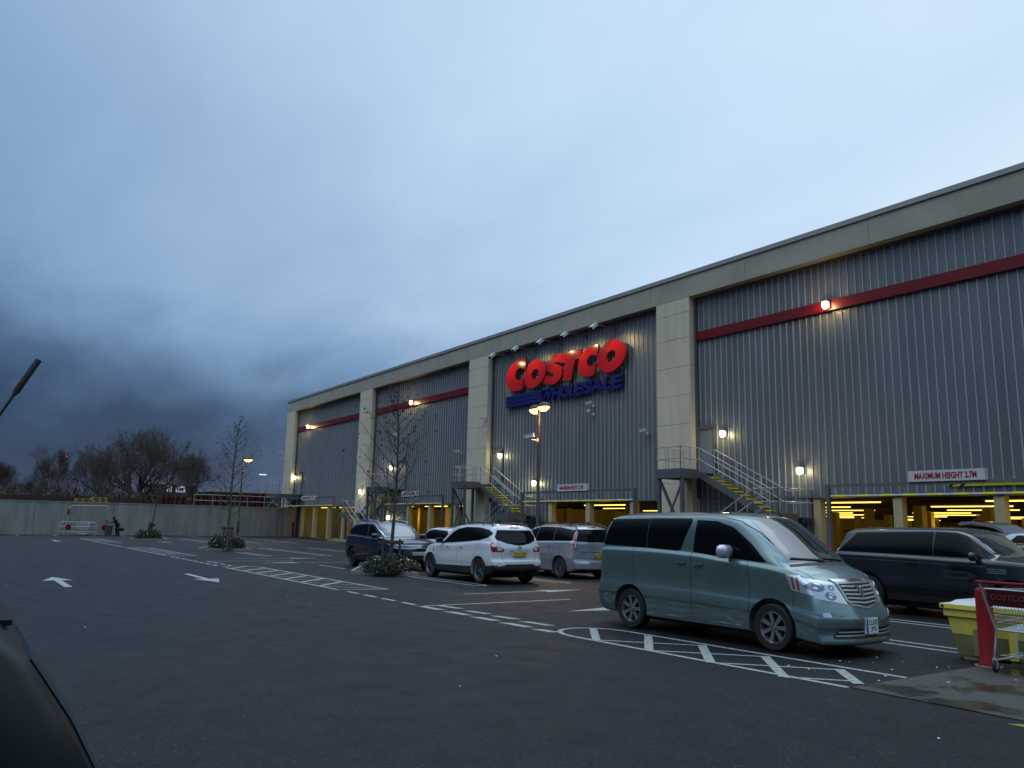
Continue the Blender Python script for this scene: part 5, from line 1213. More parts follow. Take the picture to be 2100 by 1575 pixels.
ni['panels'] = [('side_window','side',sidew,m_glass,{}),
 ('rear_window','rear',[(-.58,1.50),(.58,1.50),(.70,1.30),(.66,1.22),(.42,1.14),(.16,1.09),(0,1.085),(-.16,1.09),(-.42,1.14),(-.66,1.22),(-.70,1.30)],m_glass,{}),
 ('windscreen','front',[(-.70,1.09),(-.56,1.60),(0,1.64),(.56,1.60),(.70,1.09)],m_wglass,dict(cond=lambda c: c[0]>.1, nmin=.12)),
 ('tail_light','wrapR',[[(.52,.90),(.50,.97),(.60,1.03),(.80,1.10),(.95,1.13),(.95,.89)],[(-2.5,.88),(-2.5,1.14),(-1.93,1.15),(-2.0,.90)]],m_tail,{}),
 ('tail_lens','rear',[(.55,.945),(.56,.99),(.66,1.03),(.70,.96),(.66,.92)],m_tailw,dict(off=.008,mirror=True,nmin=.05)),
 ('tail_lens','side',[(-2.12,1.03),(-2.10,1.08),(-1.98,1.11),(-2.0,1.04)],m_tailw,dict(off=.008,nmin=.05)),
 ('brake_light','rear',[(-.17,1.555),(.17,1.555),(.15,1.58),(-.15,1.58)],m_tail,dict(off=.012,nmin=.02)),
 ('rear_bumper','wrapR',[[(-.02,.24),(-.02,.56),(.45,.56),(.55,.52),(.72,.50),(.95,.58),(.95,.24)],[(-2.5,.24),(-2.5,.58),(-1.80,.50),(-1.82,.24)]],m_blackpl,dict(off=.006)),
 ('sill_cladding','side',[(-1.02,.22),(1.02,.22),(1.02,.42),(-1.02,.46)],m_blackpl,dict(off=.006,nmin=.1)),
 ('front_cladding','side',[(1.82,.22),(2.4,.22),(2.4,.44),(1.82,.44)],m_blackpl,dict(off=.006,nmin=.1)),
 ('fog_light','rear',[(-.16,.37),(.02,.37),(.0,.43),(-.14,.43)],m_tail,dict(off=.010)),
 ('reflector','rear',[(.70,.46),(.76,.46),(.76,.53),(.70,.53)],m_tail,dict(off=.012,mirror=True)),
 ('tailgate_trim','rear',[(-.32,.905),(.32,.905),(.32,.965),(-.32,.965)],mat('trim_shade',(.45,.46,.49),.3,coat=.5),dict(off=.012)),
 ('tailgate_gap','rear',seam([(-.66,1.2),(-.60,1.0),(-.56,.70),(-.5,.62),(.5,.62),(.56,.70),(.60,1.0),(.66,1.2)],.0035),m_black,dict(off=.0015)),
 ('badge','rear',seam([(.055*math.cos(a*.5236), 1.02+.055*math.sin(a*.5236)) for a in range(13)],.006)+[rect(-.065,1.012,.065,1.028)],m_chrome,dict(off=.010)),
 ('panel_gap','side',seam([(-.18,1.11),(-.20,.8),(-.19,.46)],.0035)+seam([(-1.35,1.20),(-1.30,.9),(-1.12,.72)],.0035)+seam([(.98,1.0),(1.0,.8),(.98,.44)],.0035),m_black,dict(off=.0012)),
 ('headlight','wrapF',[[(.5,.68),(.5,.82),(.9,.9),(.9,.72)],[(1.8,.80),(1.85,.90),(2.4,.82),(2.4,.66)]],m_lens,{}),
 ('wing_emblem','side',[(1.20,.80),(1.25,.80),(1.25,.88),(1.20,.88)],m_alloydk,dict(off=.006))]
nv, shn = vehicle('family_suv', 'white SUV with black lower trim and roof rails seen from behind, yellow plate', 'car', (-21.15, 13.46, 0), math.pi, ni, P_white)
plate(nv, -2.235, .0, .835, 'LP13 GJY', .46, .105, m_plateY, rear=True, blue=False)
mb = MB(); mb.tube([(-2.14,0,1.12),(-2.13,-.02,1.16)], .014, 6); mb.bar((-2.13,-.02,1.155), (-2.085,.36,1.175), .02, .012); mb.build('wiper', m_blackpl, nv, local=True)
mb = MB(); add_text(mb, 'QASHQAI+2', lambda u, v, t_: (-2.252-t_, .56-u, .835+v), .30, .028, .002, 0, .01); mb.build('lettering', m_chrome, nv, local=True)
# ---- silver people carrier (heading -X)
ci = dict(st=[(-2.24,.30,1.16,1.56,.78,.85,.82,.62,.08),(-2.05,.22,1.17,1.64,.84,.89,.86,.655,.08),(-1.2,.20,1.15,1.70,.87,.91,.87,.68,.08),(-.3,.20,1.12,1.715,.87,.915,.87,.69,.08),(.2,.20,1.10,1.66,.87,.915,.87,.69,.09),(.7,.20,1.07,1.46,.87,.91,.865,.69,.11),(1.2,.20,1.04,1.21,.86,.90,.85,.70,.10),(1.45,.20,1.01,1.08,.86,.90,.84,.72,.04),(1.9,.21,.90,.97,.83,.88,.79,.66,.04),(2.26,.26,.76,.82,.76,.82,.72,.6,.04)],
    fx=[(.2,.08),(.4,0),(.7,.04),(.85,.12)], rx=[(.2,.10),(.32,0),(.5,.0),(.6,.04),(1.1,.06),(1.4,.15),(1.65,.30)], bow=(.36,.22), crease=.6, cin=.02, axles=(1.37,-1.36), wr=.325, arch=.385,
    wheel=dict(w=.21, style='twin', n=6, mat=m_alloy, rr=.225), mirror=(.75,1.14,P_silver), handles=((-.78,1.0),(.1,.98)), handle_mat=m_alloy,
    rails=(dict(pts=[(.1,.60,1.63),(0,.60,1.69),(-.8,.60,1.735),(-1.6,.60,1.70),(-1.85,.62,1.64),(-1.98,.66,1.56)], feet=(1,3), mat=m_blackpl, r=.022),))
ci['panels'] = [('side_window','side',[(1.15,1.08),(.55,1.42),(.1,1.56),(-.4,1.615),(-1.2,1.60),(-1.92,1.52),(-1.96,1.18),(-.9,1.165),(.2,1.13)],m_glass,{}),
 ('pillar','side',[[(-.05,1.13),(.03,1.13),(-.10,1.60),(-.18,1.60)],[(-1.0,1.16),(-.93,1.16),(-1.02,1.60),(-1.09,1.60)]],m_blackpl,dict(off=.007)),
 ('rear_window','rear',[(-.74,1.17),(-.60,1.55),(.60,1.55),(.74,1.17),(.3,1.15),(-.3,1.15)],m_glass,{}),
 ('windscreen','front',[(-.70,1.10),(-.56,1.60),(0,1.68),(.56,1.60),(.70,1.10)],m_wglass,dict(cond=lambda c: c[0]>.1, nmin=.12)),
 ('tail_light','wrapR',[[(.72,.94),(.76,1.16),(.63,1.54),(.85,1.56),(.95,1.1),(.95,.94)],[(-2.5,.94),(-2.5,1.56),(-1.93,1.56),(-1.97,1.2),(-2.02,.94)]],m_tail,{}),
 ('tail_lens','rear',[(.745,.97),(.77,1.16),(.82,1.20),(.80,.97)],m_tailw,dict(off=.008,mirror=True,nmin=.02)),
 ('tailgate_trim','rear',[(-.62,.835),(.62,.835),(.62,.855),(-.62,.855)],m_chrome,dict(off=.010)),
 ('tailgate_gap','rear',seam([(-.72,1.16),(-.70,.6),(.70,.6),(.72,1.16)],.0035)+seam([(-.62,.83),(-.60,.64),(.60,.64),(.62,.83)],.0035),m_black,dict(off=.0015)),
 ('bumper_strip','rear',[(-.78,.49),(.78,.49),(.78,.52),(-.78,.52)],m_chrome,dict(off=.008)),
 ('lower_bumper','rear',[(-.8,.18),(.8,.18),(.76,.30),(-.76,.30)],m_blackpl,dict(nmin=.02)),
 ('reflector','rear',[(.5,.31),(.72,.31),(.72,.335),(.5,.335)],m_tail,dict(off=.008,mirror=True)),
 ('brake_light','rear',[(-.17,1.60),(.17,1.60),(.15,1.625),(-.15,1.625)],m_tail,dict(off=.012,nmin=.02)),
 ('door_strip','side',[(-.98,.70),(1.0,.70),(1.0,.76),(-.98,.76)],m_alloy,dict(off=.008)),
 ('fuel_flap','side',[(-2.02,.62),(-1.80,.62),(-1.80,.84),(-2.02,.84)],P_silver,dict(off=.004,nmin=.1)),
 ('panel_gap','side',seam([(-.02,1.13),(-.04,.3)],.0035)+seam([(-1.02,1.15),(-1.04,.9),(-1.0,.7)],.0035)+seam([(1.02,1.05),(1.0,.3)],.0035),m_black,dict(off=.0012))]
cv_, _ = vehicle('people_carrier', 'silver people carrier with tall red tail lights between the white SUV and the sage van', 'car', (-22.12, 17.19, 0), math.pi, ci, P_silver)
plate(cv_, -2.22, -.10, .72, 'KY58 HVN', .46, .105, m_plateY, rear=True)
mb = MB()
for X in (-.1, -1.05): mb.bar((X,-.62,1.765), (X,.62,1.765), .05, .03); mb.box(X-.05,X+.05,-.66,-.56,1.70,1.785); mb.box(X-.05,X+.05,.56,.66,1.70,1.785)
mb.build('roof_bars', m_blackpl, cv_, local=True)
# ---- navy SUV facing +X
vw = dict(st=[(-2.24,.38,1.10,1.48,.78,.84,.80,.62,.07),(-2.05,.28,1.14,1.59,.84,.90,.85,.66,.07),(-1.2,.25,1.13,1.66,.87,.915,.87,.68,.07),(-.3,.25,1.10,1.675,.87,.92,.87,.69,.07),(.1,.25,1.085,1.655,.87,.92,.87,.69,.07),(.4,.25,1.075,1.58,.87,.92,.865,.69,.09),(.8,.25,1.06,1.33,.87,.915,.86,.70,.12),(1.12,.25,1.05,1.12,.865,.91,.85,.74,.04),(1.6,.26,1.02,1.09,.86,.905,.83,.74,.04),(2.05,.28,.95,1.03,.84,.88,.80,.71,.04),(2.24,.32,.90,.96,.80,.85,.76,.68,.03)],
    fx=[(.25,.12),(.45,0),(.75,0),(.9,.05),(1.0,.1)], rx=[(.25,.10),(.5,0),(.9,.04),(1.1,.10),(1.45,.30),(1.6,.36)], bow=(.26,.16), crease=.72, cin=.03, axles=(1.35,-1.34), wr=.345, arch=.405,
    wheel=dict(w=.22, style='twin', n=5, mat=m_alloydk, rr=.24), mirror=(.72,1.16,P_navy), handles=((-.55,1.0),(.3,.985)),
    rails=(dict(pts=[(.22,.58,1.62),(.12,.58,1.675),(-.5,.58,1.71),(-1.2,.58,1.70),(-1.7,.58,1.65),(-1.78,.58,1.58)], feet=(1,3), mat=m_chrome, r=.018),))
vww = [(-1.95,1.20),(-1.80,1.36),(-1.45,1.52),(-1.0,1.56),(.0,1.57),(.28,1.50),(.75,1.24),(.96,1.10)]
vw['panels'] = [('side_window','side',vww,m_glass,{}),
 ('window_trim','side',seam([(-1.95,1.195),(.97,1.095)],.009)+seam([(.97,1.10),(.76,1.25),(.29,1.51),(.0,1.58),(-1.0,1.57),(-1.46,1.53),(-1.82,1.37),(-1.96,1.20)],.007),m_chrome,dict(off=.007)),
 ('pillar','side',[[(-.18,1.13),(-.10,1.13),(-.16,1.57),(-.24,1.57)]],m_blackpl,dict(off=.007)),
 ('windscreen','front',[(-.74,1.105),(-.70,1.25),(-.60,1.57),(-.3,1.615),(.3,1.615),(.60,1.57),(.70,1.25),(.74,1.105),(.3,1.125),(-.3,1.125)],m_wglass,dict(cond=lambda c: c[0]>.1, nmin=.12)),
 ('rear_window','rear',[(-.6,1.16),(-.52,1.50),(.52,1.50),(.6,1.16)],m_glass,{}),
 ('tail_light','wrapR',[[(.5,.94),(.5,1.08),(.95,1.10),(.95,.94)],[(-2.5,.94),(-2.5,1.10),(-1.95,1.08),(-2.0,.94)]],m_tail,{}),
 ('headlight','wrapF',[[(.46,.755),(.46,.885),(.80,.93),(.95,.93),(.95,.78)],[(1.78,.88),(1.85,.93),(2.5,.90),(2.5,.76)]],m_lensdk,{}),
 ('grille','front',[(-.45,.76),(-.45,.885),(.45,.885),(.45,.76)],m_black,{}),
 ('grille_bar','front',[rect(-.78,.862,.78,.886),rect(-.45,.812,.45,.832),rect(-.80,.758,.80,.778)],m_chrome,dict(off=.012,nmin=.05)),
 ('badge','front',[circ(0,.825,.075,20)],m_blackpl,dict(off=.018)),
 ('badge_emblem','front',seam([(.068*math.cos(a*.3927),.825+.068*math.sin(a*.3927)) for a in range(17)],.006)+seam([(-.035,.882),(-.012,.835),(.0,.85),(.012,.835),(.035,.882)],.006)+seam([(-.055,.86),(-.03,.775),(0,.825),(.03,.775),(.055,.86)],.006),m_chrome,dict(off=.024)),
 ('lower_grille','front',[(-.62,.36),(-.66,.50),(.66,.50),(.62,.36)],m_black,{}),
 ('lower_slat','front',[rect(-.6,.395,.6,.408),rect(-.62,.44,.62,.453)],m_alloy,dict(off=.010)),
 ('sill_cladding','side',[(-1.0,.24),(1.0,.24),(1.0,.40),(-1.0,.40)],m_blackpl,dict(off=.006,nmin=.1)),
 ('panel_gap','side',seam([(-.15,1.12),(-.17,.4)],.0035)+seam([(.98,1.08),(1.0,.4)],.0035),m_black,dict(off=.0012))]
vv, _ = vehicle('compact_suv', 'navy blue SUV with silver roof rails facing the camera behind the small tree', 'car', (-27.36, 13.55, 0), 0, vw, P_navy)
plate(vv, 2.262, .0, .60, 'WX56 RDV', .50, .11, m_plateW)
# ---- hatchback family used for the further cars
hb = dict(st=[(-2.0,.34,1.0,1.34,.74,.80,.76,.58,.06),(-1.85,.26,1.03,1.42,.80,.86,.81,.62,.06),(-1.0,.22,1.02,1.49,.83,.875,.83,.64,.06),(-.2,.22,1.0,1.50,.83,.88,.83,.64,.06),(.2,.22,.985,1.46,.83,.88,.83,.64,.07),(.7,.22,.96,1.21,.83,.875,.82,.65,.11),(1.05,.22,.94,1.01,.82,.87,.81,.68,.04),(1.5,.22,.86,.93,.80,.86,.77,.66,.04),(2.0,.26,.72,.78,.75,.80,.70,.6,.04)],
    fx=[(.2,.08),(.4,0),(.7,.05)], rx=[(.2,.10),(.4,0),(.9,.05),(1.05,.10),(1.35,.28)], bow=(.32,.18), crease=.62, cin=.02, axles=(1.25,-1.27), wr=.31, arch=.365,
    wheel=dict(w=.20, style='twin', n=5, mat=m_alloy, rr=.21), mirror=(.62,1.03,P_white), handles=((-.5,.9),(.25,.89)))
hb['panels'] = [('side_window','side',[(-1.6,1.12),(-1.3,1.36),(-.3,1.41),(.1,1.375),(.85,1.01),(-1.4,1.06)],m_glass,{}),('rear_window','rear',[(-.6,1.06),(-.5,1.34),(.5,1.34),(.6,1.06)],m_glass,{}),
 ('windscreen','front',[(-.66,1.01),(-.52,1.42),(0,1.45),(.52,1.42),(.66,1.01)],m_wglass,dict(cond=lambda c: c[0]>.1, nmin=.12)),
 ('headlight','wrapF',[[(.42,.6),(.42,.7),(.9,.8),(.9,.62)],[(1.6,.72),(1.65,.82),(2.3,.74),(2.3,.6)]],m_lens,{}),
 ('tail_light','wrapR',[[(.55,.8),(.55,.98),(.95,1.0),(.95,.8)],[(-2.3,.8),(-2.3,1.0),(-1.8,1.0),(-1.85,.8)]],m_tail,{}),
 ('grille','front',[(-.4,.5),(-.4,.62),(.4,.62),(.4,.5)],m_black,{}),
 ('panel_gap','side',seam([(-.2,1.04),(-.22,.35)],.0035)+seam([(.85,1.0),(.85,.35)],.0035),m_black,dict(off=.0012))]
import copy
def variant(base, pm, **kw):
    d = dict(base); d.update(kw); d['panels'] = [(a, b, c, e, dict(f)) for a, b, c, e, f in base['panels']]; m3 = d['mirror']; d['mirror'] = (m3[0], m3[1], pm); return d
w2, _ = vehicle('hatchback', 'white hatchback mostly hidden between the navy SUV and the white SUV', 'car', (-28.1, 16.35, 0), math.pi, variant(hb, P_white), P_white)
w3, _ = vehicle('hatchback', 'grey hatchback whose roof peeps out between the silver people carrier and the sage van', 'car', (-23.4, 20.9, 0), math.pi, variant(hb, P_grey), P_grey)
w4, _ = vehicle('saloon_car', 'low black car at the right edge behind the dark grey SUV', 'car', (-7.4, 19.95, 0), 0, variant(hb, P_black), P_black)
# white SUV with raised tailgate
w5, sh5 = vehicle('estate_car', 'pale silver SUV with its tailgate raised at the right edge, near the parking level', 'car', (-7.9, 22.9, 0), 0, variant(rr, P_silver, handles=()), mat('paint_pale', (.42,.45,.52), .3, .3, coat=.9))
tg = MB(); hx, hz = -2.05, 1.74; a_ = R(14)
ca, sa = math.cos(a_), math.sin(a_)
prof = [(0,0),(.10,.055),(.30,.105),(.52,.10),(.80,.06),(1.08,-.02),(1.16,-.10),(1.10,-.13),(.80,-.01),(.3,.03),(0,-.05)]
for (ya, yb) in ((-.66,.66),):
    tg.poly([(hx-(u*ca-v*sa), hz+(u*sa+v*ca)) for u, v in prof], 1.32, lambda p, q, t_: (p, -.66+t_, q))
tgo = tg.build('tailgate', P_silver, w5, smooth=30, local=True, fixn=True)
g2 = MB(); g2.poly([(hx-(u*ca-v*sa), hz+(u*sa+v*ca)) for u, v in [(.36,.112),(.80,.068),(.80,.02),(.36,.04)]], 1.12, lambda p, q, t_: (p, -.56+t_, q+.006)); g2.build('tailgate_window', m_glass, tgo, local=True)
g2 = MB(); g2.poly([(hx-(u*ca-v*sa), hz+(u*sa+v*ca)) for u, v in [(.02,-.06),(1.08,-.16),(1.08,-.135),(.02,-.04)]], 1.2, lambda p, q, t_: (p, -.60+t_, q)); g2.build('tailgate_lining', m_blackpl, tgo, local=True)
g2 = MB(); g2.tube([(hx-.05,-.62,hz-.28),(hx-.42,-.62,hz+.04)], .014, 6); g2.build('gas_strut', m_blackpl, tgo, local=True)
# cars parked inside under the store
for (x, y, pm, lab) in ((-33.6, 33.5, P_grey, 'car parked just inside the parking level below the store sign'), (-15.2, 35.0, P_black, 'dark car parked inside the rightmost parking entrance')):
    c_ = copy_tree(w3); c_.location = (x, y, 0); c_.rotation_euler = (0,0,math.pi/2); c_['label'] = lab; c_.name = 'hatchback'
# ---- dark hatchback close at the left edge (heading -Y), only its tail in frame
P_dull = mat('paint_dull_black', (.004,.007,.008), .30, 0, var=.3, vscale=3, spec=.08)
nc = variant(hb, P_dull, st=[(s_[0], s_[1], s_[2]+.04, s_[3]+.05)+tuple(s_[4:]) for s_ in hb['st']], bow=(.32, .05), rx=[(.2,.10),(.4,0),(.85,.0),(1.0,.05),(1.2,.16),(1.4,.30),(1.5,.36)])
NCX, NCY = -2.78, -1.53
nr_, _ = vehicle('hatchback', 'dark car close by at the left edge, only its tail and roof aerial visible', 'car', (NCX, NCY, 0), -math.pi/2, nc, P_dull)
mb = MB(); mb.box(-1.695, -1.5, -.36, .36, 1.404, 1.418); mb.build('roof_spoiler', mat('matt_black', (.008,.009,.010), .6, spec=.12), nr_, local=True)
mb = MB()
tip = Vector((NCX,.175,2.14)); b_ = Vector((NCX+.0,-.12,1.50)); mid = tip+(b_-tip)*.16; m2 = tip+(b_-tip)*.34
def loc_(p): return Vector((-(p.y-NCY), p.x-NCX, p.z))
mb.tube([loc_(tip), loc_(mid), loc_(mid+(b_-tip)*.02), loc_(m2), loc_(m2+(b_-tip)*.05), loc_(b_)], [.0095,.0095,.004,.0045,.0065,.006], 8); mb.lathe([(.03,0),(.025,.03),(0,.04)], Matrix.Translation(loc_(b_)-Vector((0,0,.03))), 10)
mb.build('aerial', m_blackpl, nr_, smooth=50, local=True)
# ================================================================ PLANTING
def in_poly(x, y, P):
    c = False
    for i in range(len(P)):
        x0, y0 = P[i-1]; x1, y1 = P[i]
        if (y0 > y) != (y1 > y) and x < (x1-x0)*(y-y0)/(y1-y0)+x0: c = not c
    return c
def bed(poly, label, slabel, sc, srad, hgt, seed, nleaf=5200, nfl=110):
    rnd = random.Random(seed)
    if sum((poly[i-1][0]*poly[i][1]-poly[i][0]*poly[i-1][1]) for i in range(len(poly))) < 0: poly = poly[::-1]
    cxm = sum(p[0] for p in poly)/len(poly); cym = sum(p[1] for p in poly)/len(poly)
    r = empty('planting_bed', (cxm, cym, 0)); tag(r, label, 'planter bed', 'kerbed planting beds')
    w = MB(); n = len(poly); inner = [(p[0]+(cxm-p[0])*.10, p[1]+(cym-p[1])*.10) for p in poly]
    w.poly(poly, .13, lambda u, v, t_: (u, v, t_), 0, [inner]); w.build('kerb', m_kerb, r, smooth=20)
    w = MB(); w.poly([(p[0]+(cxm-p[0])*.101, p[1]+(cym-p[1])*.101) for p in poly], .02, lambda u, v, t_: (u, v, .08+t_)); w.build('soil', m_soil, r)
    # shrub mound: leaves scattered through the volume of several lobes
    s_ = empty('flowering_shrub', (sc[0], sc[1], .1)); tag(s_, slabel, 'shrub', 'flowering shrubs in the beds')
    lobes = [(sc[0]+rnd.uniform(-.52, .52)*srad[0], sc[1]+rnd.uniform(-.56, .56)*srad[1], rnd.uniform(.45, .62)*min(srad), rnd.uniform(.65, 1.0)*hgt) for _ in range(9)]
    w = MB(); fl = MB(); st_ = MB()
    for k in range(nleaf):
        lx, ly, lr, lh = rnd.choice(lobes); a = rnd.uniform(0, 2*math.pi); el = math.asin(rnd.uniform(0, 1)); q = rnd.uniform(.62, 1.06)
        d = Vector((math.cos(a)*math.cos(el), math.sin(a)*math.cos(el), math.sin(el)))
        p = Vector((lx+d.x*lr*q, ly+d.y*lr*q, .1+max(.02, d.z)*lh*q))
        nn = (d+Vector((rnd.gauss(0,.6), rnd.gauss(0,.6), rnd.gauss(0,.6)))).normalized(); u = nn.cross(Vector((rnd.gauss(0,1), rnd.gauss(0,1), rnd.gauss(0,1)))).normalized(); v = nn.cross(u)
        L_ = rnd.uniform(.035, .075); w.add([p-u*L_*.35, p-v*L_*.2+u*0, p+u*L_*.35, p+v*L_+nn*.01], [(0,1,2,3)])
        if k < nfl and d.z > -.1:
            c = Vector((lx+d.x*lr*1.07, ly+d.y*lr*1.07, .1+max(.04, d.z)*lh*1.05)); R_ = rnd.uniform(.02, .042); o = d.orthogonal().normalized(); o2 = d.cross(o)
            fl.add([c+d*.01]+[c+(o*math.cos(t_*math.pi/4)+o2*math.sin(t_*math.pi/4))*R_*(1 if t_ % 2 else .6) for t_ in range(8)], [(0, 1+t_, 1+(t_+1) % 8) for t_ in range(8)])
    for lx, ly, lr, lh in lobes:
        for _ in range(6):
            a = rnd.uniform(0, 6.28); st_.tube([(lx, ly, .09), (lx+math.cos(a)*lr*.4, ly+math.sin(a)*lr*.4, .1+lh*.5), (lx+math.cos(a)*lr*.75, ly+math.sin(a)*lr*.75, .1+lh*.85)], [.009,.006,.003], 4, cap=False)
    w.build('foliage', m_leafA, s_); fl.build('flowers', m_flower, s_); st_.build('stems', m_bark, s_)
bed([(-24.3,10.7),(-22.65,12.28),(-24.4,12.5),(-26.7,12.1)], 'low kerbed bed in front of the navy SUV', 'flowering shrub with white blossoms in front of the navy SUV', (-23.55,11.95), (.98,.86), .60, 1, 20000, 210)
bed([(-43.8,10.8),(-42.4,13.1),(-45.6,13.6),(-47.2,12.2)], 'kerbed bed below the single headed street lamp', 'bushy flowering shrub below the single headed street lamp', (-44.1,12.35), (.85,.85), .95, 2, 9000, 110)
bed([(-61.8,10.6),(-61.6,13.2),(-64.8,13.5),(-66.0,11.8)], 'farthest kerbed bed near the concrete wall', 'low shrub in the farthest bed near the concrete wall', (-63.0,12.1), (.85,1.0), .75, 3, 6000, 50)
def young_tree(x, y, H, seed, label, lean=(0,0), stakes=True, h0=1.5, rad=.055, bl=1.5, leaves=160, nb=46):
    rnd = random.Random(seed); r = empty('young_tree', (x, y, .1)); tag(r, label, 'tree', 'young staked trees in the beds')
    tr = MB(); pts = []; n = 14
    for i in range(n+1):
        f = i/n; pts.append(Vector((x+lean[0]*f+.05*math.sin(f*5+seed), y+lean[1]*f+.04*math.sin(f*4+1+seed), .08+f*(H-.1))))
    rr_ = [rad*(1-f_)**.8+.006 for f_ in [i/n for i in range(n+1)]]; rr_[0] *= 1.3; tr.tube(pts, rr_, 9, cap=False); tr.build('trunk', m_bark, r, smooth=60)
    cb = MB(); lf = MB(); golden = 2.4; k = 0
    def at(z):
        f = (z-.08)/(H-.1)*n; i = min(n-1, int(f)); return pts[i].lerp(pts[i+1], f-i)
    def leaf(p):
        L_ = rnd.uniform(.04, .09); u = Vector((rnd.gauss(0,1), rnd.gauss(0,1), 0)).normalized()*L_*.4; p = p-Vector((0,0,rnd.uniform(0,.05)))
        lf.add([p, p+u-Vector((0,0,L_*.5)), p-Vector((0,0,L_)), p-u*.8-Vector((0,0,L_*.5))], [(0,1,2,3)])
    for i in range(nb):
        z = h0+(H-h0-.2)*(i/nb)**1.05; b = at(z); f = (z-h0)/(H-h0); L_ = bl*(1-f)**.75*rnd.uniform(.6, 1.1)*(.62+.38*min(1, f*6))+.2
        a = i*golden+rnd.uniform(-.4, .4); d = Vector((math.cos(a), math.sin(a), rnd.uniform(.15, .55)+.7*f)).normalized(); q = b.copy(); P = [q.copy()]; seg = 6
        for s_ in range(seg):
            d = (d+Vector((rnd.gauss(0,.08), rnd.gauss(0,.08), .10))).normalized(); q = q+d*L_/seg; P.append(q.copy())
        r0 = .016*(1-f*.6)+.003; cb.tube(P, [r0*(1-.8*j/seg)+.0022 for j in range(seg+1)], 4, cap=False)
        for j in range(1, seg+1):
            for _ in range(2 if L_ > .5 else 1):
                e = (d+Vector((rnd.gauss(0,.8), rnd.gauss(0,.8), rnd.gauss(0,.45)))).normalized(); l2 = L_*rnd.uniform(.16, .38); m_ = P[j]+e*l2*.5+Vector((0,0,-.01)); t2 = P[j]+e*l2+Vector((0,0,.03))
                cb.tube([P[j], m_, t2], [.0045,.0032,.002], 3, cap=False)
                if rnd.random() < leaves/220: 
                    for _2 in range(rnd.randint(1, 3)): leaf(t2+Vector((rnd.gauss(0,.03), rnd.gauss(0,.03), 0)))
    cb.build('crown', m_bark, r); lf.build('dead_leaves', m_deadleaf, r)
    return r
def tree_stake(x, y, z, label, d=(.35,.75), hw=.27):
    s_ = empty('tree_stake', (x, y, .1)); tag(s_, label, 'tree stake', 'timber tree stakes'); dx, dy = d; L_ = math.hypot(dx, dy); dx, dy = dx/L_*hw, dy/L_*hw
    for k in (-1, 1):
        w = MB(); w.tube([(x+k*dx, y+k*dy, .05), (x+k*dx, y+k*dy, z)], .045, 8); w.build('post', m_stake, s_, smooth=50)
    w = MB(); w.bar((x-1.5*dx-.06, y-1.5*dy-.02, z-.10), (x+1.6*dx-.06, y+1.6*dy-.02, z-.10), .05, .10); w.bar((x-.03-dx*.2, y-.03, z-.1), (x+.08, y+.07, z-.1), .10, .06); w.build('crossbar', m_stake, s_)
young_tree(-23.74, 11.82, 6.05, 5, 'nearest bare young tree in front of the navy SUV', (.28,-.1), h0=1.75, bl=2.25, rad=.062, leaves=110, nb=36)
tree_stake(-23.72, 11.80, 1.12, 'dark timber stake frame holding the nearest young tree')
young_tree(-42.95, 12.0, 6.85, 8, 'bare young tree left of the single headed street lamp', (.2,.1), h0=1.8, bl=2.3, rad=.07, leaves=130, nb=36)
tree_stake(-42.9, 12.0, 1.25, 'dark timber stake frame holding the middle young tree', hw=.2)
young_tree(-62.7, 12.05, 4.4, 13, 'small leaning young tree in the farthest bed', (.2,.45), h0=2.3, bl=.95, rad=.07, leaves=60, nb=24)
w = MB(); s_ = empty('tree_stake', (-62.75, 12.0, .1)); tag(s_, 'single thick stake at the foot of the farthest young tree', 'tree stake', 'timber tree stakes')
w.tube([(-62.6,11.85,.05),(-62.55,12.05,1.25)], .11, 8); w.build('post', m_stake, s_, smooth=50); w = MB(); w.bar((-62.6,12.05,1.05), (-62.5,12.38,1.08), .09, .16); w.build('tie', m_blackpl, s_)

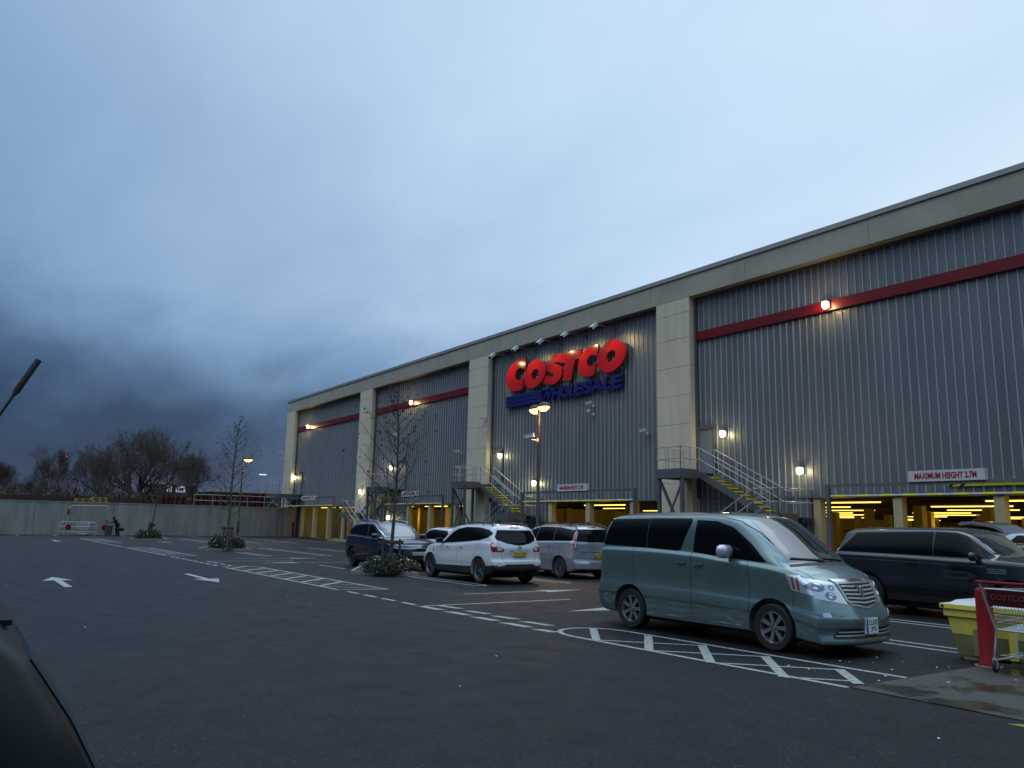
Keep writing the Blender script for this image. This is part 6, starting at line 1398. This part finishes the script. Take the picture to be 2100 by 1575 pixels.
# ================================================================ TROLLEY AREA, PEOPLE
def trolley(name, loc, rz, label, grp=None):
    r = empty(name, loc, rz); tag(r, label, 'trolley', grp)
    F = MB(); W_ = .31
    for s_ in (-1, 1):
        F.tube([(-.08,s_*W_,1.08),(-.03,s_*W_,1.03),(.22,s_*(W_-.02),.50),(.17,s_*(W_-.02),.30),(.15,s_*(W_-.01),.16),(.20,s_*(W_-.02),.14),(.98,s_*.22,.17),(1.02,s_*.2,.20)], .0135, 8)
        F.tube([(.70,s_*(W_-.06),.53),(.62,s_*(W_-.05),.33),(.60,s_*(W_-.06),.17)], .012, 8)
    F.tube([(.22,-W_+.02,.50),(.22,W_-.02,.50)], .012, 8); F.tube([(1.02,-.2,.20),(1.04,0,.21),(1.02,.2,.20)], .0135, 8); F.build('frame', m_steel, r, smooth=60, local=True)
    H = MB(); H.tube([(-.08,-W_-.02,1.08),(-.08,W_+.02,1.08)], .019, 12); H.build('handle', m_redpl, r, smooth=60, local=True)
    B_ = MB(); 
    def P(u, v, h):  # u 0..1 along, v -1..1 across, h 0..1 height
        wd = W_-.015-.07*u; x = .02+u*1.0; zb = .50+.08*u; zt = 1.0-.03*u; x += (.20*(1-h))*(1-u)
        wd -= .04*(1-h); return Vector((x, v*wd, zb+(zt-zb)*h))
    for i in range(19):
        u = i/18
        for s_ in (-1, 1): B_.tube([P(u,s_,0), P(u,s_,1)], .0028, 4, cap=False)
        B_.tube([P(u,-1,0), P(u,1,0)], .0028, 4, cap=False)
    for h in (0, .18, .36, .54, .72, .88, 1):
        rr_ = .006 if h in (0, 1) else .0028
        for s_ in (-1, 1): B_.tube([P(0,s_,h), P(1,s_,h)], rr_, 4 if rr_ < .004 else 6, cap=False)
        B_.tube([P(1,-1,h), P(1,1,h)], rr_, 4, cap=False); B_.tube([P(.02,-1,h), P(.02,1,h)], rr_, 4, cap=False)
    for j in range(-6, 7):
        v = j/7; B_.tube([P(0,v,0), P(1,v,0)], .0028, 4, cap=False); B_.tube([P(1,v,0), P(1,v,1)], .0028, 4, cap=False); B_.tube([P(.02,v,0), P(.02,v,1)], .0028, 4, cap=False)
    B_.build('basket', m_steel, r, local=True)
    S_ = MB(); S_.obox(Matrix.Translation((.0,0,.90)) @ Matrix.Rotation(R(-12), 4, 'Y'), .012, .50, .20); pn = S_.build('seat_panel', mat('dull_red_panel', (.10,.006,.010), .5), r, local=True)
    T_ = MB(); add_text(T_, 'COSTCO', lambda u, v, t_: (-.012-t_-.02*v*5*0-(.9-.9)*0+.0-(v-.0)*(-.0)+(-.004), .20-u, .875+v), .40, .07, .003, 0, .03, .2); T_.build('lettering', mat('faded_print', (.17,.025,.03), .6), pn, local=True)
    K = MB(); 
    for i in range(7):
        y = -.2+.4*i/6; K.tube([(.20,y*1.3,.20),(.98,y,.215)], .003, 4, cap=False)
    for i in range(5): x = .22+.74*i/4; K.tube([(x,-.26+.05*i/4,.20),(x,.26-.05*i/4,.20)], .003, 4, cap=False)
    K.build('lower_rack', m_steel, r, local=True)
    for (x, y) in ((.15,-.29),(.15,.29),(.94,-.22),(.94,.22)):
        e = empty('castor', (x, y, .0625), parent=r)
        t_ = MB(); t_.lathe([(.028,-.016),(.055,-.016),(.0625,-.011),(.0625,.011),(.055,.016),(.028,.016)], Matrix.Rotation(R(90), 4, 'X'), 20); t_.build('tyre', m_black, e, smooth=40, local=True)
        t_ = MB(); t_.lathe([(0,-.012),(.03,-.012),(.03,.012),(0,.012)], Matrix.Rotation(R(90), 4, 'X'), 14); t_.box(-.02,.02,-.024,-.018,0,.085); t_.box(-.02,.02,.018,.024,0,.085); t_.box(-.025,.025,-.026,.026,.075,.10); t_.build('fork', m_steel, e, local=True)
    return r
trolley('shopping_trolley', (-4.76, 10.60, .012), math.pi/2-.06, 'wire shopping trolley with red handle in front of the yellow tub')
# red post guard
r = empty('bollard', (-5.30, 11.14, .012)); tag(r, 'red plastic bollard standing between the shopping trolley and the yellow tub', 'bollard')
w = MB(); w.lathe([(0,0),(.135,0),(.135,.02),(.102,.05),(.098,.92),(.09,.955),(.065,.975),(0,.98)], Matrix.Translation((-5.30,11.14,.012)), 28); w.build('sleeve', m_redpl, r, smooth=50)
w = MB(); w.lathe([(.136,0),(.16,0),(.16,.012),(.136,.014)], Matrix.Translation((-5.30,11.14,.012)), 24); w.build('base_ring', m_kerb, r, smooth=50)
# yellow tub
r = empty('storage_tub', (-5.2, 11.95, .012)); tag(r, 'yellow plastic tub with pale lid and grimy lower half behind the red bollard', 'tub')
m_grime = mat('grimy_yellow_plastic', (.22,.22,.085), .55, var=.25, vscale=3); m_lid = mat('pale_lid', (.50,.51,.50), .4, var=.06)
def frustum(mb, x0, x1, y0, y1, z0, z1, t0, t1, mi=0, cap=True):
    vs = []
    for z, t_ in ((z0,t0),(z1,t1)):
        rr_ = .05
        for (cx_, cy_, a0) in ((x1-t_-rr_,y1-t_-rr_,0),(x0+t_+rr_,y1-t_-rr_,90),(x0+t_+rr_,y0+t_+rr_,180),(x1-t_-rr_,y0+t_+rr_,270)):
            for k in range(4): a = R(a0+30*k); vs.append((cx_+rr_*math.cos(a), cy_+rr_*math.sin(a), z))
    n = 16; f = [(i, (i+1) % n, n+(i+1) % n, n+i) for i in range(n)]
    if cap: f += [tuple(reversed(range(n))), tuple(range(n, 2*n))]
    mb.add(vs, f, mi)
tx0, tx1, ty0, ty1 = -6.05, -4.45, 11.42, 12.42
w = MB(); frustum(w, tx0, tx1, ty0, ty1, .055, .33, .14, .10, 1); frustum(w, tx0, tx1, ty0, ty1, .331, .56, .10, .065, 0); frustum(w, tx0, tx1, ty0, ty1, .561, .66, .035, .028, 0)
for X in (-5.6, -5.15, -4.7): w.box(X-.05, X+.05, ty0+.088, ty0+.12, .07, .55, 0 if X > -5.3 else 1)
for X in (-5.7, -5.1, -4.55):
    for Y in (ty0+.25, ty1-.25): w.box(X-.12, X+.12, Y-.1, Y+.1, 0, .054, 1)
w.build('tub_body', [m_yelpl, m_grime], r, smooth=25)
w = MB(); frustum(w, tx0, tx1, ty0, ty1, .661, .72, .0, .0, 0); w.build('rim', m_yelpl, r, smooth=25)
w = MB(); frustum(w, tx0, tx1, ty0, ty1, .7205, .775, .07, .16, 0); w.build('lid', m_lid, r, smooth=25)
w = MB(); w.lathe([(0,0),(.02,0),(.02,.01),(0,.012)], Matrix.Translation((tx0+.06,ty0-.001,.69)) @ Matrix.Rotation(R(90),4,'X'), 10); w.build('hole_plug', m_black, r)
# litter specks
rnd = random.Random(77); w = MB()
for k in range(80):
    if k < 30: x, y, z = rnd.uniform(-6.6,-4.5), rnd.uniform(8.6,11), .016
    else: x, y, z = -rnd.uniform(3, 34), rnd.uniform(1, 11), .006
    s_ = rnd.uniform(.006, .02); a = rnd.uniform(0, 3.1); u = Vector((math.cos(a), math.sin(a), 0))*s_; v = Vector((-u.y, u.x, .01))*.5
    p = Vector((x, y, z)); w.add([p-u, p-v, p+u, p+v], [(0,1,2,3)])
tag(w.build('litter_specks', mat('pale_litter', (.42,.41,.38), .8, var=.4, vscale=1)), kind='stuff')

# far trolley shelter
r = empty('trolley_rack', (-76.3, 9.1, 0)); tag(r, 'pale three-bar trolley rack beside the concrete wall', 'trolley rack')
w = MB(); 
for X in (-75.9, -76.9):
    w.tube([(X,7.72,0),(X,7.72,.95),(X,7.85,1.08),(X,10.25,1.08),(X,10.40,.95),(X,10.40,0)], .035, 8)
    for z in (.28, .70): w.tube([(X,7.72,z),(X,10.40,z)], .03, 8)
for y in (7.72, 10.40): w.tube([(-75.9,y,.28),(-76.9,y,.28)], .03, 8)
w.build('rails', m_railw, r, smooth=60)
r = empty('sign_hoop', (-75.6, 9.7, 0)); tag(r, 'tall pale hoop frame over the trolley rack', 'hoop frame')
w = MB(); w.tube([(-75.6,8.05,0),(-75.6,8.3,2.25),(-75.6,8.45,2.42),(-75.6,11.0,2.46),(-75.6,11.15,2.3),(-75.6,11.2,0)], .04, 8); w.build('hoop', m_railw, r, smooth=60)
w = MB(); w.box(-75.66,-75.54,8.12,8.26,1.72,2.15); w.build('red_sleeve', m_redpl, r)
for i, (y, lab) in enumerate(((8.28,'red round shield on the left foot of the trolley rack'),(10.95,'red round shield on the right foot of the hoop frame, beside the bin'))):
    r = empty('rack_shield', (-75.45, y, 0)); tag(r, lab, 'shield', 'red shields by the trolley rack')
    w = MB(); w.lathe([(0,-.06),(.20,-.05),(.215,0),(.20,.05),(0,.06)], Matrix.Translation((-75.45,y,.68)) @ Matrix.Rotation(R(90),4,'Y') @ Matrix.Diagonal((1.1,1,1,1)), 20); w.build('shield_disc', m_redpl, r, smooth=40)
    w = MB(); w.tube([(-75.46,y,0),(-75.46,y,.5)], .035, 8); w.build('post', m_railw, r)
r = empty('sign_post', (-75.4, 11.1, 0)); tag(r, 'short red upright above the right red shield', 'post')
w = MB(); w.box(-75.45,-75.35,11.02,11.12,.88,1.32); w.box(-75.42,-75.38,11.05,11.09,0,.879); w.build('upright', m_redpl, r)
tt = trolley('shopping_trolley', (-76.1, 9.95, 0), -math.pi/2, 'distant shopping trolley standing in the trolley rack')
r = empty('litter_bin', (-75.0, 11.22, 0)); tag(r, 'dark grey litter bin in front of the person by the wall', 'bin')
w = MB(); w.lathe([(0,0),(.27,0),(.29,.78),(.31,.80),(.31,.86),(.26,.88),(0,.88)], Matrix.Translation((-75.0,11.22,0)), 20); w.build('bin_body', mat('bin_grey', (.05,.06,.07), .5), r, smooth=40)
w = MB(); w.lathe([(.20,0),(.12,.02),(0,.01)], Matrix.Translation((-75.0,11.22,.882)), 16); w.build('opening', m_black, r)

def skin_mesh(name, joints, edges, mt, parent, sub=2):
    me = bpy.data.meshes.new(name); me.from_pydata([j[0] for j in joints], edges, []); me.materials.append(mt)
    ob = bpy.data.objects.new(name, me); C.objects.link(ob); md = ob.modifiers.new('s', 'SKIN'); 
    if not me.skin_vertices: me.skin_vertices.new() if hasattr(me.skin_vertices, 'new') else None
    sv = me.skin_vertices[0].data
    for i, j in enumerate(joints): sv[i].radius = (j[1]*(1.75 if 0 < i < 4 or i == 0 else 1.35), (j[1] if len(j) < 3 else j[2])*1.3) if name == 'body' else (j[1], j[1] if len(j) < 3 else j[2]); sv[i].use_root = (i == 0)
    ob.modifiers.new('b', 'SUBSURF').levels = sub
    bpy.context.view_layer.update(); dg = bpy.context.evaluated_depsgraph_get(); m2 = bpy.data.meshes.new_from_object(ob.evaluated_get(dg)); bpy.data.objects.remove(ob)
    for p in m2.polygons: p.use_smooth = True
    m2.name = name; o = bpy.data.objects.new(name, m2); C.objects.link(o); o.parent = parent; return o
PX_, PY_ = -75.0, 11.82
r = empty('person', (PX_, PY_, 0)); tag(r, 'person in dark clothes leaning over the grey bin, holding a dark basket', 'person')
# local: facing -Y (towards the bin), image right is +Y
J = [((0,.02,.86),.125,.10), ((0,-.02,1.02),.13,.10), ((0,-.10,1.20),.145,.11), ((0,-.17,1.33),.12,.09), ((0,-.20,1.41),.052), ((0,-.23,1.48),.07), ((0,-.25,1.55),.085), ((0,-.25,1.61),.06),
     ((.16,-.15,1.33),.062), ((.20,-.32,1.15),.045), ((.12,-.52,1.08),.035), ((.11,-.58,1.07),.026),
     ((-.16,-.13,1.33),.062), ((-.22,.06,1.12),.045), ((-.22,.20,.95),.034), ((-.22,.23,.89),.026),
     ((.09,.02,.80),.09), ((.10,-.03,.47),.06), ((.10,.03,.10),.042), ((.10,-.02,.045),.04), ((.10,-.14,.035),.034),
     ((-.09,.06,.80),.09), ((-.10,.10,.47),.06), ((-.10,.20,.10),.042), ((-.10,.17,.045),.04), ((-.10,.05,.035),.034)]
E_ = [(0,1),(1,2),(2,3),(3,4),(4,5),(5,6),(6,7),(3,8),(8,9),(9,10),(10,11),(3,12),(12,13),(13,14),(14,15),(0,16),(16,17),(17,18),(18,19),(19,20),(0,21),(21,22),(22,23),(23,24),(24,25)]
r.scale = (1.2, 1.25, 1.0)
body = skin_mesh('body', J, E_, m_cloth, r)
for (hx_, hy_, hz_, dy_) in ((.11,-.60,1.07,-1),(-.22,.235,.87,.1)):
    jj = [((hx_, hy_, hz_), .022, .03)]; ee = []
    for k in range(4):
        b = len(jj); o_ = (k-1.5)*.018; L_ = (.035,.042,.04,.03)[k]
        d = Vector((0, dy_, -.35 if dy_ < 0 else -1)).normalized()
        p1 = Vector((hx_+o_, hy_, hz_))+d*.045; p2 = p1+d*L_; p3 = p2+(d+Vector((0,0,-.6))).normalized()*L_*.7
        jj += [(tuple(p1), .009), (tuple(p2), .008), (tuple(p3), .007)]; ee += [(0, b), (b, b+1), (b+1, b+2)]
    b = len(jj); jj += [((hx_+.035, hy_-.01, hz_+.005), .010), ((hx_+.05, hy_-.035*(1 if dy_ < 0 else .2), hz_-.01), .009)]; ee += [(0, b), (b, b+1)]
    skin_mesh('hand', jj, ee, m_skin, r, 1)
hd = MB()
hd.lathe([(0,-.06),(.062,-.04),(.078,0),(.074,.05),(.045,.085),(0,.098)], Matrix.Translation((0,-.262,1.565)) @ Matrix.Rotation(R(-18),4,'X') @ Matrix.Diagonal((1,1.12,1,1)), 18); head = hd.build('head', m_skin, r, smooth=60, local=True)
hd = MB(); hd.add([(0,-.375,1.555),(-.014,-.345,1.545),(.014,-.345,1.545),(0,-.345,1.585)], [(0,1,3),(0,3,2),(0,2,1)]); hd.build('nose', m_skin, head, local=True)
for s_ in (-1, 1):
    hd = MB(); hd.lathe([(0,-.008),(.016,0),(0,.012)], Matrix.Translation((s_*.078,-.262,1.56)) @ Matrix.Rotation(R(90),4,'Y'), 8); hd.build('ear', m_skin, head, local=True)
    hd = MB(); hd.lathe([(0,-.004),(.009,0),(0,.004)], Matrix.Translation((s_*.027,-.348,1.578)) @ Matrix.Rotation(R(90),4,'X'), 8); hd.build('eye', m_black, head, local=True)
hd = MB(); hd.box(-.018,.018,-.352,-.346,1.522,1.528); hd.build('mouth', mat('lips', (.25,.08,.07), .6), head, local=True)
hd = MB(); hd.lathe([(.080,.0),(.084,.045),(.055,.092),(0,.108)], Matrix.Translation((0,-.245,1.575)) @ Matrix.Rotation(R(-25),4,'X') @ Matrix.Diagonal((1,1.15,1,1)), 18); hd.build('hair', mat('dark_hair', (.02,.016,.012), .8), r, smooth=60, local=True)
bk = empty('shopping_basket', (PX_-.22, PY_+.30, .0)); tag(bk, 'dark basket held by the person beside the bin', 'basket')
w = MB(); x_, y_ = PX_-.22, PY_+.36; frustum(w, x_-.15, x_+.15, y_-.28, y_+.28, .42, .66, .05, .0, 0); w.build('basket_body', mat('dark_basket', (.015,.015,.018), .6), bk)
w = MB(); w.tube([(x_,y_-.24,.66),(x_,y_-.14,.85),(x_,y_-.02,.85),(x_,y_+.22,.66)], .012, 6); w.build('basket_handle', m_blackpl, bk)
